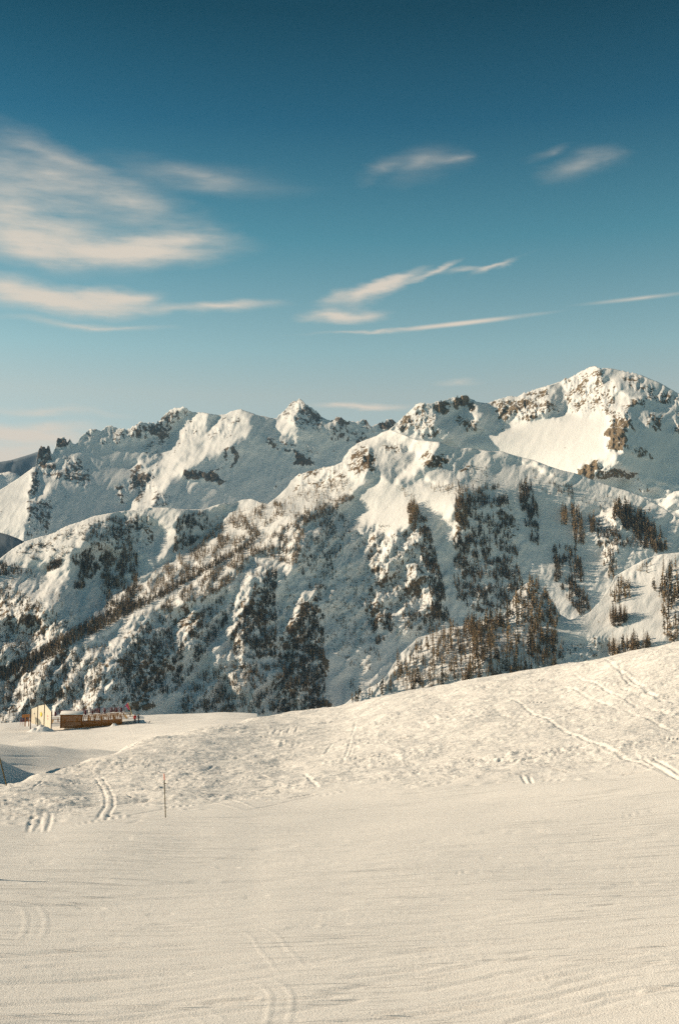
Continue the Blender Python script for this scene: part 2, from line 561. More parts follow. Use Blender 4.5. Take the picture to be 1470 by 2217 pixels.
for poly, val in [
    (L1, 0.9),
    ([(262, 1100), (321, 1092), (364, 1090), (394, 1097), (385, 1120), (375, 1140), (384, 1160), (372, 1190), (355, 1212), (335, 1208), (333, 1185), (345, 1150), (330, 1130),
      (306, 1128), (285, 1135), (262, 1125)], 0.8),
    ([(420, 1095), (480, 1080), (480, 1100), (440, 1108)], 0.7),
    (L3, 0.9), (C1, 0.75), (C0, 0.9),
    ([(238, 1190), (300, 1185), (330, 1215), (345, 1240), (310, 1280), (270, 1318), (230, 1340), (215, 1300), (232, 1270), (225, 1240)], 0.55),
    ([(551, 1188), (557, 1223), (551, 1247), (540, 1278), (528, 1325), (505, 1352), (490, 1365), (497, 1340), (506, 1310), (515, 1275), (528, 1244)], 1.0),
    ([(500, 1352), (500, 1370), (480, 1400), (460, 1440), (443, 1475), (425, 1500), (405, 1545), (375, 1548), (395, 1515), (420, 1480), (440, 1440), (460, 1400), (480, 1370)], 1.0),
    ([(504, 1366), (522, 1375), (527, 1400), (528, 1440), (518, 1455), (508, 1440), (515, 1410), (500, 1385)], 0.9),
    ([(480, 1468), (512, 1462), (515, 1500), (485, 1510)], 0.6),
    ([(372, 1345), (390, 1326), (418, 1314), (430, 1322), (425, 1345), (412, 1370), (405, 1400), (385, 1410), (366, 1408), (385, 1375), (372, 1360)], 0.6),
    ([(302, 1340), (290, 1365), (281, 1377), (262, 1413), (238, 1451), (214, 1470), (176, 1488), (202, 1463), (198, 1440), (233, 1399), (250, 1370), (269, 1350)], 1.1),
    ([(212, 1505), (222, 1490), (238, 1462), (243, 1470), (236, 1498), (222, 1520), (205, 1545)], 0.8),
    ([(148, 1394), (180, 1374), (214, 1356), (218, 1363), (180, 1386), (150, 1402)], 0.8),
    ([(651, 1276), (658, 1290), (652, 1315), (642, 1335), (637, 1355), (640, 1370), (632, 1380), (620, 1366), (612, 1350), (616, 1338), (636, 1310)], 1.0),
    ([(618, 1425), (632, 1402), (640, 1428), (626, 1455)], 0.8),
    ([(596, 1478), (625, 1470), (640, 1500), (600, 1540)], 0.4),
    ([(800, 1155), (812, 1149), (806, 1175), (792, 1190), (779, 1208), (774, 1203), (788, 1180)], 1.0),
    ([(757, 1160), (763, 1152), (765, 1172), (756, 1185)], 0.9),
    ([(832, 1155), (858, 1145), (866, 1165), (852, 1185), (838, 1202), (820, 1228), (802, 1252), (788, 1250), (800, 1213), (818, 1185), (820, 1168)], 1.0),
    ([(822, 1230), (840, 1230), (835, 1256), (822, 1264), (808, 1262)], 1.0),
    ([(802, 1280), (823, 1276), (826, 1297), (812, 1307)], 0.9),
    ([(876, 1223), (905, 1238), (909, 1258), (862, 1262), (856, 1250)], 0.6),
    ([(906, 1178), (917, 1184), (902, 1204), (886, 1207)], 0.9),
    ([(918, 1268), (933, 1284), (926, 1307), (916, 1324), (920, 1296), (906, 1290)], 1.0),
    ([(803, 1328), (816, 1334), (820, 1358), (805, 1362)], 0.9),
    ([(856, 1255), (864, 1262), (857, 1293), (848, 1287)], 1.0),
    ([(880, 1155), (910, 1150), (918, 1172), (884, 1182)], 0.5),
    ([(866, 1303), (873, 1303), (871, 1330), (864, 1327)], 0.9),
    ([(1285, 1112), (1325, 1097), (1334, 1084), (1338, 1100), (1324, 1132), (1288, 1130)], 0.8),
    ([(1121, 1000), (1160, 1003), (1197, 1029), (1185, 1027), (1150, 1011)], 0.7),
    ([(1300, 1185), (1335, 1175), (1335, 1200), (1305, 1210)], 0.4),
]:
    fa.lit(poly, val)
fa.shade([(905, 1090), (958, 1120), (988, 1162), (950, 1195), (912, 1150)], -0.8)
fa.shade([(800, 985), (815, 965), (880, 962), (885, 985), (870, 1012), (805, 1015)], -0.7)
fa.shade([(500, 1215), (525, 1228), (520, 1270), (490, 1300), (470, 1290), (490, 1250)], -0.5)
fa.shade([(590, 1200), (620, 1190), (600, 1260), (570, 1330), (560, 1320), (580, 1260)], -0.4)
for poly, v in [
    ([(742, 992), (760, 972), (800, 962), (815, 975), (812, 1010), (790, 1030), (765, 1030), (745, 1015)], 0.55),
    ([(785, 985), (805, 975), (815, 1000), (808, 1022), (788, 1015)], 0.75),
    ([(820, 965), (862, 958), (880, 968), (870, 985), (830, 978)], 0.55),
    ([(900, 985), (930, 975), (985, 985), (980, 1000), (955, 1015), (930, 1010), (905, 1005)], 0.60),
    ([(935, 985), (960, 980), (975, 995), (955, 1012)], 0.7),
    ([(985, 1005), (1015, 1000), (1030, 1030), (1000, 1040)], 0.4),
    ([(800, 1150), (930, 1150), (960, 1330), (780, 1380)], 0.44),
    ([(795, 1260), (850, 1255), (850, 1310), (795, 1310)], 0.46),
    ([(915, 1285), (938, 1290), (930, 1320), (915, 1330)], 0.55),
    ([(370, 1330), (440, 1320), (450, 1400), (370, 1420)], 0.47),
    ([(490, 1320), (580, 1220), (600, 1420), (500, 1460)], 0.46),
    ([(610, 1280), (700, 1290), (720, 1540), (580, 1540)], 0.46),
    ([(180, 1440), (300, 1350), (390, 1420), (330, 1540), (180, 1540)], 0.47),
    ([(0, 1260), (160, 1350), (180, 1540), (-100, 1560)], 0.45),
    ([(230, 1120), (330, 1110), (340, 1180), (200, 1200)], 0.40),
    ([(20, 1185), (220, 1120), (220, 1140), (60, 1205)], 0.36),
    ([(980, 1100), (1140, 1080), (1130, 1330), (990, 1330)], 0.32),
    ([(1270, 1130), (1350, 1110), (1360, 1180), (1290, 1190)], 0.46),
    ([(640, 1020), (740, 1000), (760, 1040), (640, 1080)], 0.40),
]:
    fa.rock(poly, v, 8)
fa.rough([(-420, 1250), (300, 1250), (760, 1080), (960, 1150), (960, 1340), (720, 1560), (-420, 1640)], 0.75, 20)
fa.rough([(990, 1010), (1330, 1060), (1280, 1300), (1180, 1350), (1150, 1150)], 0.16, 20)
fa.rough([(690, 1300), (790, 1380), (860, 1400), (760, 1560), (690, 1540)], 0.3, 12)
fa.rough(C1, 0.15, 8)
fa.streaks([(250, 1350), (700, 1230), (950, 1150), (960, 1340), (720, 1560), (200, 1560)], 0.4, 20)
fa.solve(lam=300)
m_flank = mountain_material("flank_snow_and_rock", 9.0)
fa.build("forested_mountain", m_flank, 290, jag=2.2)

# ---- the rocky massif on the left skyline
B_CREST = [(-420, 1260), (-150, 1150), (0, 1062), (40, 1036), (62, 1020), (78, 1010), (85, 975), (91, 966), (97, 970), (101, 976), (105, 966), (109, 975),
           (114, 985), (121, 968), (123, 955), (130, 950), (140, 950), (147, 960), (152, 950), (158, 960), (164, 962), (170, 957), (174, 947), (185, 938),
           (196, 930), (208, 930), (220, 935), (230, 924), (240, 921), (250, 927), (262, 929), (275, 930), (290, 925), (305, 915), (318, 917), (338, 916), (348, 908),
           (368, 890), (382, 884), (395, 882), (408, 887), (416, 892), (440, 893), (455, 896), (470, 898), (485, 899), (500, 891), (519, 886), (540, 892), (558, 899),
           (575, 902), (592, 906), (600, 905), (604, 898), (612, 894), (622, 884), (631, 873), (635, 867), (641, 870), (647, 865), (655, 868), (660, 876), (672, 882), (690, 896),
           (700, 905), (714, 911), (722, 912), (728, 903), (735, 905), (741, 908), (746, 912), (760, 914), (775, 913), (785, 909), (793, 912), (803, 925), (815, 920), (830, 915), (838, 909), (848, 911), (858, 916),
           (900, 940), (1000, 990)]
fb = Flank(-420, 1000, B_CREST, (5000, 900), 1.25, 1300, default=-1.0, smooth=50)
for poly, val in [
    ([(-300, 1150), (-200, 1090), (0, 1050), (50, 1020), (70, 1012), (66, 1055), (62, 1075), (85, 1068), (114, 1043), (107, 1072), (90, 1087), (60, 1093), (66, 1125), (57, 1140),
      (58, 1175), (40, 1190), (0, 1190)], 0.95),
    ([(102, 1004), (110, 992), (124, 990), (122, 1002), (104, 1006)], 0.9),
    ([(92, 1025), (120, 1018), (135, 1030), (112, 1036)], 0.5),
    ([(280, 1013), (335, 999), (364, 970), (370, 946), (400, 905), (415, 884), (455, 890), (447, 927), (436, 955), (420, 972), (395, 990), (372, 1008), (345, 1020), (310, 1022), (285, 1020)], 0.95),
    ([(480, 895), (519, 880), (540, 895), (547, 921), (541, 942), (529, 954), (507, 954), (496, 966), (464, 978), (427, 995), (411, 1017), (394, 1031), (370, 1040), (362, 1056),
      (337, 1080), (327, 1105), (262, 1120), (285, 1088), (318, 1055), (350, 1025), (372, 1010), (400, 1000), (415, 985), (432, 968), (446, 940), (460, 915)], 0.95),
    ([(600, 900), (631, 860), (650, 858), (651, 877), (642, 893), (633, 913), (644, 922), (640, 935), (646, 952), (628, 951), (601, 937), (572, 926), (597, 920)], 0.95),
    ([(342, 914), (370, 885), (395, 876), (398, 884), (374, 898), (352, 918)], 0.6),
    ([(230, 945), (240, 938), (300, 905), (304, 918), (285, 940)], 0.2),
    ([(1, 1), (2, 1), (2, 2)], 0.0),
    ([(322, 962), (330, 953), (333, 960), (322, 975)], 0.8),
    ([(716, 900), (730, 895), (735, 912), (722, 920)], 0.6),
    ([(550, 924), (560, 922), (575, 940), (560, 940)], 0.1),
]:
    fb.lit(poly, val)
for poly, v in [
    ([(82, 968), (113, 962), (112, 985), (100, 1015), (86, 1015), (83, 990)], 0.95),
    ([(70, 1015), (88, 1012), (84, 1050), (72, 1075), (62, 1072)], 0.72),
    ([(119, 950), (152, 946), (150, 968), (122, 970)], 0.85),
    ([(103, 1004), (123, 1003), (124, 1018), (104, 1020)], 0.8),
    ([(92, 1018), (138, 1020), (135, 1035), (95, 1035)], 0.5),
    ([(132, 985), (170, 990), (208, 1045), (190, 1058), (140, 1035)], 0.52),
    ([(55, 1085), (115, 1078), (118, 1120), (75, 1150), (60, 1120)], 0.52),
    ([(60, 1140), (105, 1135), (105, 1155), (62, 1160)], 0.5),
    ([(180, 930), (290, 920), (290, 965), (185, 955)], 0.42),
    ([(280, 925), (310, 913), (345, 915), (370, 925), (372, 945), (330, 940), (285, 955)], 0.66),
    ([(345, 912), (372, 892), (405, 884), (412, 893), (385, 915), (350, 920)], 0.62),
    ([(300, 950), (365, 940), (350, 985), (320, 1000)], 0.42),
    ([(283, 1015), (340, 1010), (335, 1050), (300, 1085), (280, 1070)], 0.56),
    ([(252, 1050), (268, 1050), (270, 1090), (254, 1090)], 0.6),
    ([(330, 1065), (375, 1060), (370, 1100), (325, 1100)], 0.52),
    ([(395, 1022), (415, 1018), (450, 1022), (475, 1032), (497, 1042), (480, 1049), (440, 1039), (400, 1034)], 0.85),
    ([(450, 1018), (485, 1010), (488, 1016), (455, 1024)], 0.6),
    ([(500, 962), (512, 966), (516, 995), (500, 1020), (496, 1010), (506, 990)], 0.62),
    ([(484, 968), (494, 966), (492, 1000), (484, 1000)], 0.5),
    ([(618, 970), (650, 978), (672, 990), (684, 1002), (668, 1012), (645, 1004), (628, 988)], 0.88),
    ([(605, 955), (645, 960), (640, 968), (612, 962)], 0.7),
    ([(650, 960), (690, 965), (695, 985), (660, 980)], 0.5),
    ([(620, 868), (660, 862), (700, 905), (700, 940), (655, 930), (605, 905)], 0.5),
    ([(655, 870), (690, 895), (705, 925), (670, 925), (650, 900)], 0.55),
    ([(715, 898), (760, 905), (752, 930), (720, 915)], 0.66),
    ([(775, 905), (805, 915), (800, 935), (770, 930)], 0.5),
    ([(820, 908), (862, 905), (860, 935), (825, 930)], 0.78),
    ([(700, 910), (830, 920), (800, 960), (690, 950)], 0.42),
    ([(570, 940), (600, 960), (610, 990), (600, 985), (575, 960)], 0.45),
    ([(620, 1015), (640, 1020), (600, 1060), (580, 1060)], 0.38),
    ([(405, 900), (440, 900), (420, 960), (370, 985)], 0.36),
    ([(470, 905), (530, 900), (500, 940), (440, 960)], 0.36),
]:
    fb.rock(poly, v, 2.5)
fb.rough([(160, 960), (280, 960), (280, 1110), (140, 1120)], 0.18, 20)
fb.rough([(430, 1050), (700, 1010), (620, 1100), (430, 1110)], 0.14, 20)
fb.rough([(0, 1060), (60, 1030), (60, 1170), (0, 1180)], 0.2, 10)
fb.solve(lam=260, streak=(22, 60, -0.5), seed=23)
m_massif = mountain_material("massif_snow_and_rock", 15.0, (0.25, 0.19, 0.13), (0.09, 0.075, 0.06))
fb.build("rocky_mountain", m_massif, 170, jag=3.0, seed=9, frame=(-70, 900))

# ---- the high peak on the right skyline
C_CREST = [(780, 1000), (825, 945), (845, 928), (860, 916), (872, 905), (880, 896), (892, 885), (902, 876), (912, 872), (925, 874), (940, 874), (948, 871), (960, 868), (970, 865),
           (984, 860), (1000, 858), (1012, 860), (1024, 866), (1032, 870), (1050, 873), (1060, 872), (1075, 866), (1085, 862), (1105, 858), (1120, 859), (1135, 850), (1160, 843),
           (1180, 837), (1195, 832), (1215, 825), (1222, 820), (1234, 818), (1255, 806), (1275, 795), (1287, 792), (1294, 798), (1310, 797), (1325, 798), (1332, 800), (1350, 804), (1372, 809), (1390, 813),
           (1401, 818), (1430, 830), (1453, 844), (1470, 853), (1560, 900), (1900, 1040)]
fc = Flank(780, 1900, C_CREST, (3700, 800), 1.15, 1220, default=-1.0, smooth=50)
for poly, val in [
    ([(1210, 820), (1275, 785), (1291, 785), (1290, 812), (1310, 820), (1335, 828), (1342, 843), (1356, 848), (1362, 857), (1388, 863), (1378, 869), (1357, 867), (1355, 880), (1350, 900),
      (1357, 925), (1350, 950), (1345, 975), (1338, 995), (1330, 1002), (1290, 1030), (1200, 1040), (1100, 1000), (1040, 985), (985, 972), (985, 962), (1003, 953), (1040, 938), (1065, 932), (1100, 925),
      (1130, 917), (1155, 905), (1200, 902), (1220, 890), (1226, 870), (1218, 845)], 0.95),
    ([(1062, 870), (1110, 850), (1180, 830), (1196, 850), (1200, 868), (1188, 890), (1160, 905), (1130, 917), (1100, 925), (1080, 908), (1072, 890)], 0.55),
    ([(830, 940), (850, 915), (880, 890), (905, 866), (925, 876), (925, 898), (945, 910), (955, 930), (968, 945), (955, 965), (900, 970), (840, 960)], 0.75),
    ([(988, 900), (1010, 875), (1024, 862), (1032, 876), (1036, 895), (1040, 912), (1018, 935), (992, 918)], 0.7),
    ([(950, 945), (975, 936), (986, 950), (985, 968), (955, 965)], 0.8),
    ([(1343, 1060), (1352, 1042), (1372, 1033), (1388, 1040), (1392, 1060), (1378, 1078)], 0.95),
    ([(1404, 1040), (1440, 1046), (1475, 1048), (1475, 1052), (1420, 1050)], 0.6),
    ([(1400, 1066), (1440, 1062), (1480, 1060), (1480, 1076), (1430, 1078)], 0.8),
    ([(1422, 1090), (1450, 1080), (1462, 1088), (1440, 1098)], 0.7),
    ([(1455, 1105), (1480, 1095), (1480, 1120)], 0.7),
    ([(1310, 1003), (1330, 1000), (1365, 1018), (1360, 1030), (1330, 1010)], 0.4),
]:
    fc.lit(poly, val)
fc.shade([(880, 888), (925, 880), (945, 905), (930, 905), (900, 893)], -0.2)
for poly, v in [
    ([(926, 892), (948, 872), (970, 866), (972, 880), (974, 890), (960, 902), (944, 892)], 0.9),
    ([(974, 872), (985, 861), (1000, 856), (1017, 862), (1006, 880), (988, 886), (976, 884)], 0.95),
    ([(982, 905), (1000, 895), (1040, 905), (1038, 925), (1010, 938), (988, 925)], 0.66),
    ([(1005, 872), (1025, 870), (1030, 890), (1012, 890)], 0.6),
    ([(868, 908), (892, 900), (902, 915), (880, 930), (858, 935)], 0.62),
    ([(895, 880), (925, 878), (945, 910), (940, 935), (905, 930)], 0.5),
    ([(900, 930), (950, 925), (945, 950), (905, 948)], 0.46),
    ([(1066, 876), (1110, 860), (1125, 875), (1110, 910), (1075, 905)], 0.56),
    ([(1125, 862), (1180, 842), (1200, 870), (1185, 900), (1140, 910), (1120, 905)], 0.55),
    ([(1175, 860), (1200, 862), (1206, 890), (1185, 895)], 0.62),
    ([(1220, 825), (1290, 800), (1340, 840), (1330, 885), (1230, 892)], 0.46),
    ([(1290, 885), (1345, 880), (1350, 910), (1310, 905)], 0.5),
    ([(1318, 905), (1360, 900), (1358, 955), (1340, 980), (1312, 975)], 0.72),
    ([(1340, 880), (1360, 870), (1362, 910), (1342, 905)], 0.5),
    ([(1355, 905), (1385, 925), (1378, 935), (1352, 915)], 0.62),
    ([(1345, 960), (1380, 965), (1420, 995), (1412, 1000), (1370, 985), (1345, 985)], 0.5),
    ([(1360, 862), (1400, 865), (1395, 885), (1365, 878)], 0.6),
    ([(1330, 803), (1380, 812), (1400, 835), (1350, 825)], 0.56),
    ([(1355, 828), (1420, 838), (1415, 848), (1360, 842)], 0.5),
    ([(1395, 845), (1475, 855), (1475, 880), (1400, 870)], 0.56),
    ([(1395, 895), (1440, 900), (1435, 935), (1400, 930)], 0.56),
    ([(1455, 905), (1500, 905), (1500, 940), (1455, 935)], 0.5),
    ([(1450, 850), (1560, 900), (1560, 950), (1460, 900)], 0.42),
    ([(1244, 1026), (1254, 1012), (1268, 1003), (1292, 1001), (1300, 1008), (1288, 1030), (1275, 1040)], 0.92),
    ([(1300, 1008), (1340, 1010), (1378, 1030), (1360, 1036), (1320, 1035), (1290, 1035)], 0.6),
    ([(1200, 825), (1240, 816), (1260, 806), (1250, 818), (1215, 832)], 0.5),
    ([(985, 975), (1330, 975), (1250, 985)], 0.0),
]:
    fc.rock(poly, v, 2.5)
fc.rough([(990, 955), (1160, 912), (1220, 900), (1320, 905), (1310, 990), (1240, 1040), (1000, 985)], 0.07, 6)
fc.rough([(1350, 940), (1900, 950), (1900, 1060), (1360, 1040)], 0.15, 10)
fc.solve(lam=300, streak=(20, 60, -0.6), seed=51)
m_peak = mountain_material("peak_snow_and_rock", 10.0, (0.30, 0.22, 0.13), (0.10, 0.08, 0.058))
fc.build("snow_peak", m_peak, 190, jag=2.4, seed=19, frame=(780, 1540))

# ---- the wooded knoll and the open slope at the right
D_CREST = [(560, 1640), (700, 1565), (745, 1525), (780, 1499), (815, 1482), (838, 1462), (850, 1440), (868, 1414), (893, 1392), (905, 1380), (930, 1374), (960, 1362), (1010, 1354), (1030, 1347),
           (1070, 1342), (1090, 1333), (1104, 1306), (1120, 1280), (1138, 1264), (1150, 1258), (1163, 1262), (1180, 1278), (1198, 1305), (1212, 1330), (1232, 1342), (1252, 1338), (1275, 1326), (1300, 1300),
           (1318, 1272), (1330, 1248), (1350, 1236), (1375, 1222), (1395, 1211), (1430, 1200), (1470, 1196), (1560, 1188), (1900, 1180)]
fd = Flank(560, 1900, D_CREST, (1600, 1200), 1.3, 1660, default=0.35, smooth=45)
for poly, val in [
    ([(740, 1530), (780, 1490), (838, 1455), (870, 1405), (900, 1380), (1040, 1350), (1080, 1370), (1040, 1420), (1000, 1500), (850, 1520)], 0.6),
    ([(1090, 1330), (1110, 1290), (1130, 1265), (1150, 1250), (1150, 1290), (1140, 1340), (1090, 1370)], 0.7),
    ([(1150, 1250), (1175, 1270), (1215, 1330), (1180, 1345), (1150, 1330)], -0.6),
    ([(1060, 1400), (1190, 1385), (1240, 1390), (1300, 1400), (1310, 1440), (1200, 1470), (1040, 1490)], -0.75),
    ([(1195, 1345), (1240, 1338), (1300, 1300), (1335, 1260), (1340, 1330), (1310, 1380), (1220, 1378)], 0.45),
    ([(1310, 1350), (1345, 1260), (1420, 1205), (1440, 1240), (1420, 1330), (1400, 1400), (1320, 1420)], 0.8),
    ([(1365, 1300), (1430, 1290), (1420, 1340), (1370, 1345)], 0.5),
]:
    fd.lit(poly, val, 6)
fd.rough([(840, 1390), (1060, 1350), (1060, 1500), (840, 1500)], 0.5, 10)
fd.rough([(1200, 1340), (1440, 1220), (1440, 1400), (1220, 1400)], 0.12, 10)
for poly, v in [([(1105, 1285), (1150, 1255), (1215, 1330), (1190, 1350), (1110, 1350)], 0.34), ([(1230, 1395), (1305, 1405), (1300, 1440), (1200, 1450)], 0.3),
                ([(750, 1500), (860, 1470), (860, 1510), (760, 1530)], 0.36), ([(1270, 1370), (1312, 1375), (1308, 1400), (1275, 1395)], 0.34)]:
    fd.rock(poly, v, 6)
fd.solve(lam=200, streak=(30, 60, -0.4), seed=77, amp=0.8)
m_knoll = mountain_material("knoll_snow_and_rock", 5.0)
fd.build("wooded_knoll", m_knoll, 230, jag=1.6, seed=29, frame=(700, 1540), jagscale=14)


def hill(name, crest, r, mat, y_bot=1420, rows=30, seed=1, aspect=-1.3):
    f = Flank(crest[0][0], crest[-1][0], crest, (r, min(c[1] for c in crest)), 1.4, y_bot, step=4.0, default=aspect, smooth=30)
    f.solve(lam=120, seed=seed)
    return f.build(name, mat, rows, jag=1.0, seed=seed, frame=(-60, 200), outer=12)


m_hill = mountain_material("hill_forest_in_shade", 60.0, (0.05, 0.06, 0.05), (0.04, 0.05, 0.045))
m_far = mat_varied("haze_blue_forest_hill", (0.10, 0.13, 0.16), (0.17, 0.205, 0.24), 0.006)  # blue of the distant air mixed into the forest and snow tones
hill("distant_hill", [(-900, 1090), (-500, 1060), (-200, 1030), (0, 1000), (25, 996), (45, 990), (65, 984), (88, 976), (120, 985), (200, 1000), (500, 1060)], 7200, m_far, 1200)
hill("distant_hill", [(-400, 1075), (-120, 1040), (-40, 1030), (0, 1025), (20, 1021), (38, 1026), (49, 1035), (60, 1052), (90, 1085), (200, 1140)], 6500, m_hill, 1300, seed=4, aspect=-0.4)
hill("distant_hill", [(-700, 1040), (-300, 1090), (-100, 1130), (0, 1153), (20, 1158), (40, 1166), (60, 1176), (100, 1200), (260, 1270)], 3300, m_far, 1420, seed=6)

# valley floor: one sheet to the horizon
vf = np.array([[-60000, -3000, -125], [60000, -3000, -125], [60000, 70000, -125], [-60000, 70000, -125]], float)
m_valley = mat_varied("valley_forest", (0.05, 0.055, 0.045), (0.16, 0.16, 0.15), 0.004)
o = link_mesh("valley_floor", vf, np.array([[0, 1, 2, 3]]), m_valley)
o['kind'] = 'structure'

# ------------------------------------------------------------------ the near ski slope and the plateau of the terrace
def hermite(xk, yk, x, limit=False):
    """smooth curve through knots (finite-difference tangents)"""
    xk, yk = np.asarray(xk, float), np.asarray(yk, float)
    d = np.diff(yk) / np.diff(xk)
    m = np.empty_like(yk)
    m[0], m[-1] = d[0], d[-1]
    wl, wr = np.diff(xk)[:-1], np.diff(xk)[1:]
    m[1:-1] = (d[:-1] * wr + d[1:] * wl) / (wl + wr)
    if limit:      # no overshoot between knots
        lim = 3 * np.minimum(np.abs(d[:-1]), np.abs(d[1:])) + 0.012
        m[1:-1] = np.clip(m[1:-1], -lim, lim)
    x = np.clip(x, xk[0], xk[-1])
    i = np.clip(np.searchsorted(xk, x, side='right') - 1, 0, len(xk) - 2)
    hgt = xk[i + 1] - xk[i]
    t = (x - xk[i]) / hgt
    return (yk[i] * (1 + 2 * t) * (1 - t) ** 2 + m[i] * hgt * t * (1 - t) ** 2 + yk[i + 1] * t * t * (3 - 2 * t) + m[i + 1] * hgt * t * t * (t - 1))


def zz(py, r):
    return float(P(735, py, r)[2])


# cross sections: at a compass direction (given as a photo column) a list of (range in m, height in m)
def sec(col, vis, hid=()):
    a = math.atan((col - CX) / F)
    pts = []
    for py, r in vis:
        if py == 2217:      # the near snow tilts a little towards the left
            py = 2217 + (735 - max(-300, min(1900, col))) * 0.062
        pts.append((r, float(P(col, py, r)[2])))
    for r, z in hid:
        pts.append((r, z))
    pts.sort()
    return col, pts


DROP = [(300, -48), (380, -105), (470, -140)]
SECTIONS = [
    sec(-900, [(2217, 16), (1900, 31), (1800, 44)], [(8, -5.6), (60, -10.5), (90, -11.5), (120, -9.0), (150, -4.5), (200, -6), (250, -14), *DROP]),
    sec(-300, [(2217, 16.5), (1900, 31.5), (1785, 48)], [(8, -5.6), (66, -9.5), (78, -5.2), (88, -0.6), (97, -3.4), (112, -7.4), (120, -8.6), (150, -12), (185, -14), (235, -15.4), *DROP]),  # this and the next: unseen bank, raised to cast shade into the hollow
    sec(-130, [(2217, 16.8), (1900, 31.8), (1778, 49)], [(8, -5.6), (66, -9.5), (78, -8.2), (88, -4.0), (98, -5.8), (113, -8.2), (121, -9.4), (150, -12.5), (185, -14.4), (235, -15.5), *DROP]),
    sec(-60, [(2217, 17), (1900, 32), (1772, 50), (1722, 68)], [(8, -5.5), (78, -9.3), (90, -8.7), (104, -8.6), (114, -8.8), (122, -10.0), (150, -12.8), (185, -14.7), (210, -15.1), (238, -15.6), *DROP]),
    sec(0, [(2217, 17), (1900, 32), (1770, 50), (1710, 70)], [(8, -5.5), (78, -9.5), (92, -9.5), (104, -9.0), (113, -9.0), (121, -10.5), (150, -13.0), (185, -14.85), (212, -15.0), (240, -15.4), *DROP]),
    sec(100, [(2217, 17), (1900, 32), (1768, 50), (1690, 71), (1676, 78)], [(8, -5.5), (86, -9.8), (98, -10.2), (110, -10.1), (118, -9.75), (126, -10.9), (152, -13.2), (185, -14.6), (214, -15.1), (246, -15.2), *DROP]),
    sec(200, [(2217, 17), (1900, 32), (1765, 50), (1690, 72), (1648, 85)], [(8, -5.5), (95, -9.9), (108, -10.8), (120, -10.6), (125, -10.75), (134, -11.95), (160, -13.6), (185, -14.3), (214, -14.85), (250, -14.9), *DROP]),
    sec(300, [(2217, 17), (1900, 32), (1765, 50), (1678, 73), (1612, 93)], [(8, -5.5), (104, -9.6), (125, -11.2), (155, -12.7), (185, -13.6), (214, -14.1), (252, -14.8), *DROP]),
    sec(400, [(2217, 17), (1900, 32), (1765, 50), (1665, 75), (1590, 99)], [(8, -5.5), (116, -9.0), (140, -10.8), (165, -12.0), (195, -13.0), (222, -13.9), (255, -14.9), *DROP]),
    sec(500, [(2217, 17), (1898, 32), (1762, 50), (1658, 78), (1572, 105)], [(8, -5.5), (122, -8.3), (150, -10.6), (180, -11.9), (215, -13.2), (255, -15.2), *DROP]),
    sec(560, [(2217, 17), (1897, 32), (1761, 50), (1654, 79), (1562, 110), (1557, 116)], [(8, -5.5), (128, -8.6), (150, -10.4), (185, -12.0), (222, -13.6), (252, -15.1), *DROP]),
    sec(600, [(2217, 17), (1895, 32), (1760, 50), (1650, 80), (1562, 108), (1549, 124)], [(8, -5.5), (146, -9.9), (175, -14.0), (220, -22), *DROP]),
    sec(735, [(2217, 17), (1893, 32), (1755, 50), (1635, 78), (1570, 100), (1531, 119)], [(8, -5.5), (140, -8.6), (175, -14), (220, -24), *DROP]),
    sec(850, [(2217, 17), (1890, 32), (1748, 50), (1620, 76), (1545, 98), (1507, 114)], [(8, -5.4), (136, -6.6), (175, -13), (220, -24), *DROP]),
    sec(1000, [(2217, 17), (1888, 32), (1735, 50), (1600, 75), (1515, 97), (1477, 112)], [(8, -5.3), (132, -4.8), (170, -11), (220, -22), *DROP]),
    sec(1250, [(2217, 17), (1882, 32), (1712, 50), (1575, 72), (1480, 92), (1437, 106)], [(8, -5.2), (126, -2.6), (165, -9), (220, -22), *DROP]),
    sec(1470, [(2217, 17), (1876, 32), (1690, 50), (1555, 70), (1440, 88), (1396, 100)], [(8, -5.1), (118, -0.2), (160, -6), (220, -20), *DROP]),
    sec(1900, [(2217, 17), (1860, 32), (1660, 50), (1520, 68), (1390, 84), (1330, 95)], [(8, -5.0), (114, 2.6), (155, -3), (220, -18), *DROP]),
    sec(2500, [(2217, 17), (1850, 32), (1640, 50), (1500, 66), (1350, 80), (1270, 90)], [(8, -5.0), (110, 5.0), (150, 0), (220, -16), *DROP]),
]
S_COL = np.array([s_[0] for s_ in SECTIONS], float)
R_GRID = np.concatenate([1 / np.linspace(1 / 9.0, 1 / 15.0, 16)[:-1], 1 / np.linspace(1 / 15.0, 1 / 50.0, 215)[:-1], np.linspace(50, 128, 330)[:-1],
                         np.linspace(128, 262, 120)[:-1], np.linspace(262, 465, 24)])
S_Z = np.stack([hermite([p[0] for p in s_[1]], [p[1] for p in s_[1]], R_GRID, True) for s_ in SECTIONS])   # section x range


